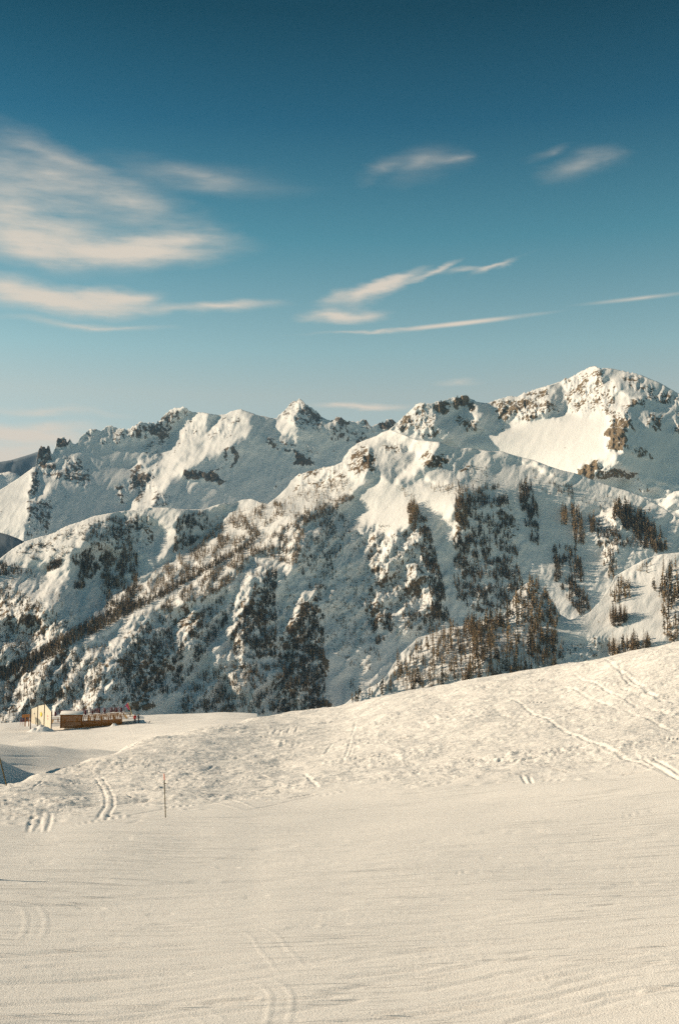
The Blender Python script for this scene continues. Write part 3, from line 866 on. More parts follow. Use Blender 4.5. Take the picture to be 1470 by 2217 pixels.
def ground_columns(cols):
    """base heights (range x column) by smooth interpolation between the cross sections"""
    a = np.arctan((np.asarray(cols, float) - CX) / F)
    ak = np.arctan((S_COL - CX) / F)
    d = np.diff(S_Z, axis=0) / np.diff(ak)[:, None]
    m = np.empty_like(S_Z)
    m[0], m[-1] = d[0], d[-1]
    wl, wr = np.diff(ak)[:-1, None], np.diff(ak)[1:, None]
    m[1:-1] = (d[:-1] * wr + d[1:] * wl) / (wl + wr)
    lim = 3 * np.minimum(np.abs(d[:-1]), np.abs(d[1:])) + 1.0
    m[1:-1] = np.clip(m[1:-1], -lim, lim)
    i = np.clip(np.searchsorted(ak, a, side='right') - 1, 0, len(ak) - 2)
    hgt = (ak[i + 1] - ak[i])[:, None]
    t = ((a - ak[i])[:, None]) / hgt
    z = (S_Z[i] * (1 + 2 * t) * (1 - t) ** 2 + m[i] * hgt * t * (1 - t) ** 2 + S_Z[i + 1] * t * t * (3 - 2 * t) + m[i + 1] * hgt * t * t * (t - 1))
    return z.T, a


def col_profile(px):
    z, a = ground_columns(np.array([px, px + 1.0]))
    z = z[:, 0]
    pts = np.stack([R_GRID * math.sin(a[0]), R_GRID * math.cos(a[0]), z], -1)
    return pts, proj(pts)[1]


def ground_hit(px, py, rmin=9.0, rmax=262.0):
    """the ground point seen at a photo pixel"""
    d = px_dir(px, py)
    pts, ys = col_profile(CX + F * d[0] / d[1])
    for k in range(len(R_GRID) - 1):
        if R_GRID[k] < rmin or R_GRID[k + 1] > rmax:
            continue
        if ys[k] >= py > ys[k + 1]:
            t = (ys[k] - py) / (ys[k] - ys[k + 1])
            return pts[k] * (1 - t) + pts[k + 1] * t
    k = int(np.argmin(np.abs(ys[(R_GRID >= rmin) & (R_GRID <= rmax)] - py)))
    return pts[(R_GRID >= rmin) & (R_GRID <= rmax)][k]


cols = [-900.0]
while cols[-1] < 2400:
    c_ = cols[-1]
    cols.append(c_ + (2.0 if -40 <= c_ <= 1510 else 12.0))
G_COLS = np.array(cols)
G_Z, G_A = ground_columns(G_COLS)
RR = R_GRID[:, None]
GX, GY = RR * np.sin(G_A)[None, :], RR * np.cos(G_A)[None, :]
COLM = np.broadcast_to(G_COLS[None, :], GX.shape)
RM = np.broadcast_to(RR, GX.shape)

# the rough, ungroomed bank between the piste and the crest
edge = interp_line([(-900, 40), (0, 47), (100, 47), (200, 48.5), (355, 51), (530, 52), (735, 56), (900, 53), (1100, 53), (1300, 51.5), (1470, 50.5), (2400, 48)], G_COLS)[None, :]
bank = np.clip((RM - edge + 3.0 * fbm(GX / 5, GY / 8, 3, seed=3)) / 8.0, 0, 1)
bank = bank * bank * (3 - 2 * bank)
plateau = np.clip((RM - 118) / 20, 0, 1) * np.clip((620 - COLM) / 60, 0, 1)
crest_r = interp_line([(-900, 66), (-300, 66), (0, 71), (100, 77), (200, 86), (300, 95), (400, 101), (500, 108), (600, 126), (2400, 130)], G_COLS)[None, :]
bank = bank * (1 - plateau) * (1 - np.clip((RM - crest_r - 1.0) / 4.0, 0, 1) * np.clip((640 - COLM) / 80, 0, 1))
piste = (1 - bank)
near = np.clip(1.2 - RM / 140.0, 0.25, 1)

dz = np.zeros(GX.shape)
# groomed snow: soft swells and brushed streaks across the fall line
th = math.radians(9)
U, V = GX * math.cos(th) + GY * math.sin(th), -GX * math.sin(th) + GY * math.cos(th)
dz += piste * (0.09 * fbm(GX / 9, GY / 7, 2, seed=5) + 0.016 * fbm(U / 7.0, V / 0.9, 2, 0.6, 6))
patch = np.clip(fbm(GX / 3.2, GY / 2.6, 3, seed=31) * 1.6, 0, 1)
dz += piste * patch * 0.004 * np.clip(ridged(GX / 0.35, GY / 0.3, 3, 0.6, 33) - 0.25, 0, 1)
# chopped snow of the bank
chop = np.clip(fbm(GX / 6, GY / 5, 3, seed=41) * 1.3 + 0.35, 0, 1)
dz += bank * (0.20 * fbm(GX / 7, GY / 6, 3, seed=12) + 0.06 * fbm(GX / 1.7, GY / 1.5, 4, 0.55, 14)
              + chop * 0.06 * np.clip(ridged(GX / 0.95, GY / 0.9, 3, 0.6, 15) - 0.1, 0, 1.2))
# ski tracks on the right of the bank run down to the right
wr_ = np.clip((COLM - 900) / 250, 0, 1) * bank
phi = math.radians(-38)
U2, V2 = GX * math.cos(phi) + GY * math.sin(phi), -GX * math.sin(phi) + GY * math.cos(phi)
warp = 0.5 * perlin(GX / 9, GY / 9, 71)
dz += wr_ * 0.05 * np.clip(ridged(U2 / 11, (V2 + warp) / 0.75, 4, 0.62, 72), -0.6, 0.8)
dz += bank * np.clip((500 - COLM) / 200, 0, 1) * 0.05 * ridged(U / 5, V / 0.8, 3, 0.6, 76)
# plateau: tracks of the prepared piste
dz += plateau * (0.10 * fbm(GX / 14, GY / 10, 3, seed=81) + 0.05 * ridged(U / 14, V / 2.4, 3, 0.6, 82))


def carve(p, width, depth, rim=0.5, fade=True):
    """press a groove with a raised rim along a polyline of ground points"""
    p = np.asarray(p)[:, :2]
    # resample smoothly
    t = np.linspace(0, len(p) - 1, max(8, (len(p) - 1) * 8))
    p = np.stack([hermite(np.arange(len(p)), p[:, 0], t), hermite(np.arange(len(p)), p[:, 1], t)], -1) if len(p) > 2 else \
        np.stack([np.interp(t, [0, 1], p[:, 0]), np.interp(t, [0, 1], p[:, 1])], -1)
    rr = np.hypot(p[:, 0], p[:, 1])
    ca = CX + F * np.tan(np.arctan2(p[:, 0], p[:, 1]))
    mr_ = width * 4
    r0, r1 = np.searchsorted(R_GRID, [rr.min() - mr_, rr.max() + mr_])
    dc = mr_ / rr.min() * F
    c0, c1 = np.searchsorted(G_COLS, [ca.min() - dc, ca.max() + dc])
    if r1 - r0 < 1 or c1 - c0 < 1:
        return
    x, y = GX[r0:r1, c0:c1], GY[r0:r1, c0:c1]
    best = np.full(x.shape, 1e9)
    along = np.zeros(x.shape)
    n = len(p) - 1
    for k in range(n):
        a, b = p[k], p[k + 1]
        d = b - a
        L = float(d @ d) + 1e-9
        s = np.clip(((x - a[0]) * d[0] + (y - a[1]) * d[1]) / L, 0, 1)
        q = np.hypot(x - a[0] - s * d[0], y - a[1] - s * d[1])
        m = q < best
        best[m] = q[m]
        along[m] = ((k + s) / n)[m]
    q = best / width
    prof = -depth * np.exp(-q ** 2) + rim * depth * np.exp(-((q - 1.7) / 0.7) ** 2)
    if fade:
        prof = prof * np.clip(np.minimum(along, 1 - along) * 6, 0, 1)
    dz[r0:r1, c0:c1] += prof


def pixline(pts):
    return [ground_hit(*q) for q in pts]


def pair(pts, gap, width, depth, rim=0.5):
    g = np.array(pixline(pts))
    d = np.gradient(g[:, :2], axis=0)
    nrm = np.stack([-d[:, 1], d[:, 0]], -1)
    nrm /= np.linalg.norm(nrm, axis=1, keepdims=True) + 1e-9
    for s in (-0.5, 0.5):
        q = g.copy()
        q[:, :2] += nrm * gap * s
        carve(q, width, depth, rim)


pair([(182, 1682), (215, 1690), (232, 1712), (238, 1738), (228, 1762), (212, 1782)], 0.38, 0.08, 0.035, 0.2)
pair([(100, 1762), (97, 1780), (88, 1800)], 0.42, 0.08, 0.035, 0.2)
pair([(85, 1760), (78, 1780), (74, 1802)], 0.42, 0.08, 0.03, 0.2)
pair([(545, 2112), (590, 2128), (608, 2150), (606, 2185), (596, 2216)], 0.33, 0.05, -0.005, 0.3)
pair([(500, 2005), (560, 2025), (600, 2065), (640, 2100)], 0.5, 0.05, -0.004, 0.3)
pair([(60, 1960), (78, 1985), (76, 2015), (62, 2045)], 0.4, 0.06, -0.005, 0.3)
pair([(360, 2170), (420, 2180), (480, 2214)], 0.3, 0.05, -0.004, 0.3)
for pts, wd, dp, rim in [
    ([(270, 1688), (420, 1656), (560, 1628), (720, 1598)], 0.16, 0.10, 0.4),
    ([(140, 1792), (240, 1772), (330, 1758), (372, 1752)], 0.16, 0.13, 0.6),
    ([(530, 1757), (600, 1740), (680, 1722), (760, 1708), (860, 1698)], 0.15, 0.10, 0.5),
    ([(960, 1655), (1080, 1643), (1250, 1618), (1380, 1612), (1475, 1610)], 0.18, 0.13, 0.4),
    ([(735, 1715), (860, 1700), (960, 1690)], 0.12, 0.07, 0.4),
    ([(1330, 1772), (1400, 1752), (1475, 1742)], 0.12, 0.05, 0.4),
    ([(270, 1690), (380, 1712), (460, 1735), (540, 1760)], 0.2, -0.07, 0.2),
    ([(415, 1706), (500, 1728), (560, 1752)], 0.16, -0.06, 0.2),
    ([(800, 1972), (900, 1980), (1000, 2000), (1070, 2012)], 0.07, -0.018, 0.2),
    ([(1215, 2038), (1320, 2050), (1420, 2068), (1475, 2080)], 0.06, -0.018, 0.2),
    ([(1175, 1890), (1280, 1884), (1390, 1876)], 0.05, 0.035, 0.3),
    ([(978, 1900), (1010, 1894), (1045, 1894)], 0.07, 0.05, 0.5),
    ([(190, 1845), (225, 1836), (258, 1829)], 0.06, 0.04, 0.3),
    ([(1040, 2128), (1130, 2122), (1200, 2110), (1330, 2098)], 0.05, 0.03, 0.5),
    ([(1225, 2107), (1280, 2103), (1335, 2099)], 0.05, 0.03, 0.5),
    ([(735, 1640), (860, 1628), (920, 1620)], 0.14, 0.06, 0.4),
    ([(0, 1735), (50, 1722), (110, 1700)], 0.12, 0.07, 0.4),
    ([(70, 1712), (100, 1695)], 0.14, 0.12, 0.4),
    ([(715, 1608), (752, 1590)], 0.16, 0.12, 0.4), ([(690, 1640), (722, 1610)], 0.16, 0.12, 0.4),
    ([(778, 1650), (808, 1636)], 0.26, 0.16, 0.5), ([(415, 1672), (470, 1655)], 0.2, 0.13, 0.4),
    ([(1128, 1680), (1140, 1698)], 0.14, 0.12, 0.5), ([(1145, 1680), (1152, 1698)], 0.14, 0.12, 0.5), ([(655, 1672), (690, 1708)], 0.2, 0.12, 0.5),
    ([(280, 1735), (210, 1745)], 0.2, 0.1, 0.5), ([(280, 1785), (305, 1778)], 0.2, 0.12, 0.5),
    ([(1075, 1495), (1180, 1560), (1260, 1600), (1380, 1650), (1475, 1690)], 0.22, 0.13, 0.7),
    ([(1290, 1425), (1390, 1490), (1475, 1530)], 0.25, 0.12, 0.8), ([(1340, 1430), (1350, 1470), (1400, 1500), (1475, 1515)], 0.22, 0.10, 0.8),
    ([(1180, 1470), (1300, 1520), (1400, 1560), (1475, 1590)], 0.22, 0.10, 0.8), ([(1370, 1630), (1440, 1672), (1475, 1690)], 0.16, 0.13, 0.8),
    ([(1230, 1452), (1340, 1510), (1475, 1560)], 0.2, 0.1, 0.8), ([(1400, 1632), (1475, 1680)], 0.14, 0.13, 0.6),
    ([(740, 1660), (760, 1600), (772, 1560)], 0.16, 0.07, 0.8), ([(752, 1650), (766, 1610)], 0.12, 0.06, 0.8),
    ([(590, 1590), (600, 1575)], 0.2, 0.12, 0.8), ([(605, 1592), (612, 1575)], 0.2, 0.12, 0.8), ([(622, 1590), (628, 1572)], 0.2, 0.12, 0.8), ([(640, 1588), (645, 1572)], 0.2, 0.12, 0.8),
    ([(170, 1610), (260, 1596), (320, 1580)], 0.35, 0.10, 0.4), ([(200, 1614), (280, 1606), (350, 1590)], 0.3, 0.09, 0.4), ([(0, 1640), (90, 1638), (160, 1650)], 0.5, 0.1, 0.5),
    ([(380, 1600), (450, 1575), (520, 1560)], 0.3, 0.10, 0.5), ([(290, 1600), (280, 1575), (276, 1565)], 0.25, 0.05, 0.5), ([(0, 1655), (80, 1658), (140, 1668)], 0.5, 0.1, 0.5),
]:
    carve(pixline(pts), wd * 0.55, dp * 0.4, rim * 0.4)
# random scratches of ski edges on the groomed piste, and chops in the bank
for k in range(420):
    px, py = RNG.uniform(-20, 1490), 1800 + 420 * RNG.random() ** 1.2
    g = ground_hit(px, py)
    L = RNG.uniform(0.25, 2.2)
    a = math.radians(RNG.normal(12, 7))
    d = np.array([math.cos(a), math.sin(a), 0]) * L
    bend = np.array([-d[1], d[0], 0]) * RNG.normal(0, 0.03)
    r_ = math.hypot(g[0], g[1])
    wmin = 0.75 * 2.17e-4 * r_ * r_
    carve([g - d, g + bend, g + d], wmin + RNG.uniform(0.0, 0.03), RNG.uniform(0.006, 0.03), 0.3)
for k in range(330):
    px = RNG.uniform(-20, 1490)
    lo = float(interp_line([(0, 1700), (200, 1650), (590, 1555), (735, 1530), (1000, 1478), (1470, 1398)], px))
    hi = float(interp_line([(0, 1795), (355, 1765), (735, 1720), (1100, 1700), (1470, 1680)], px))
    py = RNG.uniform(lo + 8, hi)
    g = ground_hit(px, py)
    a = math.radians(RNG.normal(-30 if px > 850 else 10, 25))
    d = np.array([math.cos(a), math.sin(a), 0]) * RNG.uniform(0.3, 1.5)
    carve([g - d, g, g + d], RNG.uniform(0.05, 0.12), RNG.uniform(0.03, 0.09), RNG.uniform(0.2, 0.6))
# footprints and small lumps
for k in range(60):
    px = RNG.uniform(-20, 1490)
    lo = float(interp_line([(0, 1705), (200, 1655), (590, 1560), (735, 1535), (1000, 1482), (1470, 1402)], px))
    hi = float(interp_line([(0, 1790), (355, 1760), (735, 1720), (1100, 1700), (1470, 1680)], px))
    g = ground_hit(px, RNG.uniform(lo, hi))
    d = np.array([RNG.normal(0, 0.12), RNG.normal(0, 0.12), 0])
    carve([g - d, g + d * 0.1, g + d], RNG.uniform(0.08, 0.2), RNG.uniform(-0.07, 0.07), 0.4, False)

G_TOTAL = G_Z + dz
m_snow = mat_new("piste_snow", (0.90, 0.875, 0.84), 0.7, 0.2)
t = NT(m_snow.node_tree)
geo = t.new('ShaderNodeNewGeometry')
n1 = t.new('ShaderNodeTexNoise')
n1.inputs['Scale'].default_value = 30
n1.inputs['Detail'].default_value = 5
n1.inputs['Roughness'].default_value = 0.7
t.link(geo.outputs['Position'], n1.inputs['Vector'])
mps = t.new('ShaderNodeMapping')
mps.inputs['Rotation'].default_value = (0, 0, math.radians(-9))
mps.inputs['Scale'].default_value = (1.2, 9.0, 1.0)
t.link(geo.outputs['Position'], mps.inputs[0])
n3 = t.new('ShaderNodeTexNoise')
n3.inputs['Scale'].default_value = 0.9
n3.inputs['Detail'].default_value = 6
t.link(mps.outputs[0], n3.inputs['Vector'])
def scratch(rot, sx, sy, lo, hi):
    """thin wandering ski-edge scratches drawn along one direction"""
    mp_ = t.new('ShaderNodeMapping')
    mp_.inputs['Rotation'].default_value = (0, 0, math.radians(rot))
    mp_.inputs['Scale'].default_value = (sx, sy, 0.4)
    t.link(geo.outputs['Position'], mp_.inputs[0])
    nz_ = t.new('ShaderNodeTexNoise')
    nz_.inputs['Scale'].default_value = 1.0
    nz_.inputs['Detail'].default_value = 3
    nz_.inputs['Roughness'].default_value = 0.6
    t.link(mp_.outputs[0], nz_.inputs['Vector'])
    m_ = t.new('ShaderNodeMapRange', i_1=lo, i_2=hi)
    t.link(nz_.outputs['Fac'], m_.inputs['Value'])
    return m_.outputs[0]


ba = t.new('ShaderNodeAttribute', attribute_name='bank')
pi_ = t.math('SUBTRACT', 1.0, ba.outputs['Fac'])
s1 = t.math('MULTIPLY', scratch(-10, 0.28, 6.5, 0.59, 0.71), 2.1)
s2 = t.math('MULTIPLY', scratch(-4, 0.16, 4.0, 0.61, 0.71), 1.8)
s3 = t.math('MULTIPLY', scratch(24, 0.3, 5.0, 0.60, 0.72), 1.5)
s4 = t.math('MULTIPLY', scratch(38, 0.22, 2.6, 0.50, 0.64), 4.2)
s5 = t.math('MULTIPLY', scratch(-14, 0.5, 2.4, 0.54, 0.70), 2.2)
npat = t.new('ShaderNodeTexNoise')      # scraped and smooth stretches of the piste
npat.inputs['Scale'].default_value = 0.22
npat.inputs['Detail'].default_value = 3
t.link(geo.outputs['Position'], npat.inputs['Vector'])
mpat = t.new('ShaderNodeMapRange', i_1=0.38, i_2=0.62, i_3=0.15, i_4=1.35)
t.link(npat.outputs['Fac'], mpat.inputs['Value'])
cut = t.math('MULTIPLY', t.math('MULTIPLY', t.math('ADD', t.math('ADD', s1, s2), s3), pi_), mpat.outputs[0])
cut2 = t.math('MULTIPLY', t.math('ADD', s4, s5), ba.outputs['Fac'])
n5 = t.new('ShaderNodeTexNoise')
n5.inputs['Scale'].default_value = 3.2
n5.inputs['Detail'].default_value = 5
n5.inputs['Roughness'].default_value = 0.62
t.link(geo.outputs['Position'], n5.inputs['Vector'])
hh = t.math('ADD', n1.outputs['Fac'], t.math('MULTIPLY', n3.outputs['Fac'], 1.0))
hh = t.math('ADD', hh, t.math('MULTIPLY', t.math('MULTIPLY', n5.outputs['Fac'], ba.outputs['Fac']), 4.0))
hh = t.math('SUBTRACT', hh, t.math('ADD', cut, cut2))
bp = t.new('ShaderNodeBump')
bp.inputs['Strength'].default_value = 0.75
bp.inputs['Distance'].default_value = 0.028
t.link(hh, bp.inputs['Height'])
t.link(bp.outputs[0], t.n['Principled BSDF'].inputs['Normal'])
o = link_mesh("ski_slope", np.stack([GX, GY, G_TOTAL], -1), grid_quads(*GX.shape), m_snow, attrs={'bank': bank})
o['kind'] = 'structure'


def ground_z(x, y):
    """finished snow height under a point"""
    r = math.hypot(x, y)
    c = CX + F * math.tan(math.atan2(x, y))
    i = int(np.clip(np.searchsorted(R_GRID, r) - 1, 0, len(R_GRID) - 2))
    j = int(np.clip(np.searchsorted(G_COLS, c) - 1, 0, len(G_COLS) - 2))
    a = (r - R_GRID[i]) / (R_GRID[i + 1] - R_GRID[i])
    b = (c - G_COLS[j]) / (G_COLS[j + 1] - G_COLS[j])
    return float((G_TOTAL[i, j] * (1 - b) + G_TOTAL[i, j + 1] * b) * (1 - a) + (G_TOTAL[i + 1, j] * (1 - b) + G_TOTAL[i + 1, j + 1] * b) * a)

# ------------------------------------------------------------------ things: helpers
def obj_from_bm(name, bm, mat, parent=None, smooth=False):
    me = bpy.data.meshes.new(name)
    bm.normal_update()
    bm.to_mesh(me)
    bm.free()
    if smooth:
        for p in me.polygons:
            p.use_smooth = True
    mats = mat if isinstance(mat, (list, tuple)) else [mat]
    for m in mats:
        me.materials.append(m)
    o = bpy.data.objects.new(name, me)
    COL.objects.link(o)
    if parent:
        o.parent = parent
    return o


def tag(o, label, cat, group=None):
    o['label'] = label
    o['category'] = cat
    if group:
        o['group'] = group
    return o


def thing(name, label, cat, loc, rz=0.0, group=None):
    o = bpy.data.objects.new(name, None)
    COL.objects.link(o)
    o.empty_display_size = 0.3
    o.location = loc
    o.rotation_euler = (0, 0, rz)
    return tag(o, label, cat, group)


def add_box(bm, c, size, rot=None, bevel=0.0):
    r = bmesh.ops.create_cube(bm, size=1.0)
    vs = r['verts']
    for v in vs:
        v.co = Vector((v.co.x * size[0], v.co.y * size[1], v.co.z * size[2]))
    if bevel > 0:
        es = list({e for v in vs for e in v.link_edges})
        rb = bmesh.ops.bevel(bm, geom=es, offset=bevel, segments=1, affect='EDGES')
        vs = list({v for f in rb['faces'] for v in f.verts} | {v for v in vs if v.is_valid})
    M = Matrix.Translation(Vector(c))
    if rot is not None:
        M = M @ rot.to_4x4()
    for v in vs:
        v.co = M @ v.co
    return vs


def add_rod(bm, a, b, ra, rb=None, seg=8):
    a, b = Vector(a), Vector(b)
    rb = ra if rb is None else rb
    d = (b - a)
    q = d.to_track_quat('Z', 'Y').to_matrix()
    ring = []
    for p, r in ((a, ra), (b, rb)):
        ring.append([bm.verts.new(p + q @ Vector((math.cos(2 * math.pi * i / seg) * r, math.sin(2 * math.pi * i / seg) * r, 0))) for i in range(seg)])
    for i in range(seg):
        bm.faces.new((ring[0][i], ring[0][(i + 1) % seg], ring[1][(i + 1) % seg], ring[1][i]))
    bm.faces.new(ring[0][::-1])
    bm.faces.new(ring[1])


def box_part(name, c, size, mat, parent, rot=None, bevel=0.0):
    bm = bmesh.new()
    add_box(bm, c, size, rot, bevel)
    return obj_from_bm(name, bm, mat, parent)


def rod_part(name, a, b, r, mat, parent, rb=None, seg=8):
    bm = bmesh.new()
    add_rod(bm, a, b, r, rb, seg)
    return obj_from_bm(name, bm, mat, parent, True)


M_TIMBER = mat_varied("weathered_timber", (0.36, 0.135, 0.024), (0.22, 0.078, 0.014), 4.0, 0.8, (1, 1, 6))
M_TIMBER_L = mat_varied("pale_timber", (0.52, 0.35, 0.17), (0.40, 0.25, 0.11), 4.0, 0.75, (1, 6, 1))
M_ORANGE = mat_varied("orange_timber", (0.50, 0.22, 0.07), (0.36, 0.15, 0.05), 3.0, 0.7, (6, 1, 1))
M_CREAM = mat_varied("cream_boards", (0.80, 0.74, 0.60), (0.74, 0.67, 0.53), 2.0, 0.8, (5, 5, 1))
M_DARKPOST = mat_new("dark_brown_post", (0.09, 0.05, 0.03), 0.7)
M_YELLOW = mat_new("yellow_print", (0.72, 0.58, 0.06), 0.6)
M_PINK = mat_new("pink_print", (0.75, 0.34, 0.34), 0.6)
M_GREY = mat_new("grey_print", (0.32, 0.31, 0.30), 0.6)
M_RED = mat_new("red_net", (0.34, 0.07, 0.095), 0.7)
M_MAROON = mat_new("maroon_padding", (0.10, 0.022, 0.026), 0.7)
M_FLAG = mat_new("rose_cloth", (0.62, 0.12, 0.20), 0.8)
M_YPOLE = mat_new("yellow_pole", (0.72, 0.56, 0.12), 0.5)
M_POLE = mat_varied("olive_pole", (0.16, 0.12, 0.04), (0.09, 0.065, 0.03), 6.0, 0.6)
M_REDTIP = mat_new("red_orange_tip", (0.75, 0.16, 0.08), 0.5)
M_BLACK = mat_new("black_rubber", (0.03, 0.03, 0.032), 0.6)
M_SNOWTOP = mat_varied("settled_snow", SNOW, (0.82, 0.81, 0.79), 3.0, 0.7)


def at_ground(px, r):
    p = P(px, 1400, r)
    return Vector((float(p[0]), float(p[1]), ground_z(float(p[0]), float(p[1]))))


AZT = math.atan((200 - CX) / F)          # direction of the terrace from the viewer
TZ = -AZT                                # local x runs to the right, local y away from the viewer
PXM = 214.0 / F                          # metres per photo pixel at the terrace


# ------------------------------------------------------------------ the cream windbreak wall
wb0 = at_ground(93, 214)
wb0.z = float(P(93, 1566, 214)[2])
wall = thing("windbreak_wall", "cream boarded windbreak wall with a stepped top and dark posts, left end of the terrace", "windbreak", wb0, TZ - 0.25)
wall.scale = (1.17, 1.0, 1.0)


def wu(px):
    return (px - 93) * PXM


def wz(py):
    return (1566 - py) * PXM


def panel(x0, x1, t0, t1, b0, b1, ya, yb):
    bm = bmesh.new()
    n = 4
    for k in range(n):           # upright boards with narrow joints
        f0, f1 = k / n, (k + 1) / n - 0.012
        q = []
        for f in (f0, f1):
            x = x0 + (x1 - x0) * f
            y = ya + (yb - ya) * f
            q.append((x, y, b0 + (b1 - b0) * f, t0 + (t1 - t0) * f))
        off = 0.012 * (k % 2)
        vs = []
        for (x, y, bz, tz_) in q:
            for dy in (-0.03 - off, 0.03):
                vs.append((bm.verts.new((x, y + dy, bz)), bm.verts.new((x, y + dy, tz_))))
        a, b, c, d = vs     # front-left, back-left, front-right, back-right
        for f in ((a[0], c[0], c[1], a[1]), (d[0], b[0], b[1], d[1]), (b[0], a[0], a[1], b[1]), (c[0], d[0], d[1], c[1]), (a[1], c[1], d[1], b[1]), (a[0], b[0], d[0], c[0])):
            bm.faces.new(f)
    return obj_from_bm("panel", bm, M_CREAM, wall)


p1 = panel(wu(70), wu(84), wz(1538), wz(1532.5), wz(1567), wz(1570), 2.2, 1.25)
p2 = panel(wu(85.5), wu(99), wz(1531), wz(1528), wz(1570), wz(1572), 1.15, 0.1)
p3 = panel(wu(101), wu(116), wz(1526.5), wz(1541.8), wz(1572), wz(1578), -0.05, -1.3)
for px_, y_, top_ in ((69.3, 2.22, 1537), (84.7, 1.2, 1530), (100.2, 0.03, 1520), (116.6, -1.32, 1540.5)):
    bm = bmesh.new()
    add_box(bm, (wu(px_), y_ - 0.02, (wz(top_) + wz(1580)) / 2), (0.13, 0.13, wz(top_) - wz(1580)), bevel=0.015)
    obj_from_bm("post", bm, M_DARKPOST, wall)


def disc(name, c, rx, rz_, mat, parent, seg=10, yaw=0.0, spokes=False):
    bm = bmesh.new()
    ring = []
    for dy in (0, -0.02):
        ring.append([bm.verts.new((c[0] + rx * math.cos(2 * math.pi * i / seg) * (0.72 if spokes and i % 2 else 1), c[1] + dy + yaw * rx * math.cos(2 * math.pi * i / seg),
                                   c[2] + rz_ * math.sin(2 * math.pi * i / seg) * (0.72 if spokes and i % 2 else 1))) for i in range(seg)])
    for i in range(seg):
        bm.faces.new((ring[0][i], ring[0][(i + 1) % seg], ring[1][(i + 1) % seg], ring[1][i]))
    bm.faces.new(ring[1][::-1])
    return obj_from_bm(name, bm, mat, parent)


em = disc("emblem", (wu(92.2), 0.56, wz(1548)), 0.27, 0.46, M_YELLOW, p2, 16, -0.9, True)
em["label"] = "round yellow emblem painted on the middle panel"
disc("emblem", (wu(77), 1.66, wz(1547)), 0.10, 0.13, M_GREY, p1, 8, -0.78)["label"] = "small grey mark on the left panel"
disc("emblem", (wu(107.5), -0.66, wz(1551)), 0.11, 0.15, M_PINK, p3, 8, -0.95)["label"] = "upper small pink mark on the right panel"
disc("emblem", (wu(108), -0.70, wz(1556)), 0.10, 0.10, M_PINK, p3, 8, -0.95)["label"] = "lower small pink mark on the right panel"


def snow_heap(name, c, rx, ry, h, seed, label):
    n = 26
    vs = []
    for i in range(n + 1):
        for j in range(n + 1):
            u, v = (i / n) * 2 - 1, (j / n) * 2 - 1
            r = min(1.0, math.hypot(u, v))
            x, y = c[0] + u * rx, c[1] + v * ry
            k = float(fbm(np.array([x * 1.3]), np.array([y * 1.3]), 4, 0.6, seed)[0])
            hh = (0.5 + 0.5 * math.cos(math.pi * r)) ** 0.9 * h * (1 + 0.45 * k) - (0.25 if r >= 1 else 0.04)
            vs.append((x, y, ground_z(x, y) + hh))
    o = link_mesh(name, np.array(vs), grid_quads(n + 1, n + 1)[:, ::-1], M_SNOWTOP)
    return tag(o, label, "snow heap")


g = at_ground(95, 211)
snow_heap("snow_heap", (g.x, g.y), 2.9, 1.7, 1.15, 5, "shovelled heap of snow piled in front of the cream windbreak wall")
g = at_ground(252, 212)
snow_heap("snow_heap", (g.x, g.y), 1.0, 0.9, 0.42, 9, "low mound of snow at the right foot of the terrace railing")
g = at_ground(170, 212.4)
snow_heap("snow_heap", (g.x, g.y), 2.6, 0.8, 0.25, 12, "low drift of snow along the foot of the brown timber bar")

# orange counter at the far left
ct0 = at_ground(62, 216)
ct0.z = float(P(62, 1571, 216)[2])
ctr = thing("wooden_counter", "orange wooden counter on legs left of the cream windbreak wall", "counter", ct0, TZ)
bm = bmesh.new()
add_box(bm, (0, 0, 1.75), (1.35, 0.7, 0.5), Matrix.Rotation(math.radians(-6), 3, 'Y'), 0.03)
obj_from_bm("counter_top", bm, M_ORANGE, ctr)
for x_ in (-0.12, 0.55):
    for y_ in (-0.25, 0.25):
        box_part("leg", (x_, y_, 0.7), (0.13, 0.11, 1.7), M_ORANGE, ctr)
box_part("brace", (0.2, -0.25, 1.0), (0.7, 0.06, 0.1), M_ORANGE, ctr, Matrix.Rotation(math.radians(35), 3, 'Y'))

# ------------------------------------------------------------------ the timber bar
br0 = at_ground(159.5, 214)
br0.z = float(P(159.5, 1573, 214)[2])
bar = thing("timber_bar", "brown plank bar with a snow covered sloping roof, between the windbreak wall and the railing", "bar hut", br0, TZ - 0.06)
W2 = 21.5 * PXM
for k in range(12):
    z0 = -0.25 + k * 0.185
    bm = bmesh.new()
    add_box(bm, (0, 0.0 + 0.006 * (k % 3), z0 + 0.09), (2 * W2 - 0.12 * (k == 11), 0.05, 0.172), bevel=0.01)
    obj_from_bm("plank", bm, M_TIMBER, bar)
for s in (-1, 1):
    box_part("side_wall", (s * (W2 - 0.03), 1.15, 0.85), (0.05, 2.2, 2.2), M_TIMBER, bar)
    box_part("corner_post", (s * (W2 + 0.02), -0.02, 0.85), (0.12, 0.12, 2.3), M_TIMBER, bar)
bm = bmesh.new()
add_box(bm, (0, 1.05, 2.25), (2 * W2 + 0.35, 2.7, 0.10), Matrix.Rotation(math.radians(10), 3, 'X'), 0.02)
rf = obj_from_bm("roof", bm, M_TIMBER, bar)
bm = bmesh.new()
add_box(bm, (0, 1.07, 2.37), (2 * W2 + 0.30, 2.6, 0.14), Matrix.Rotation(math.radians(10), 3, 'X'), 0.05)
obj_from_bm("snow_cover", bm, M_SNOWTOP, rf, True)

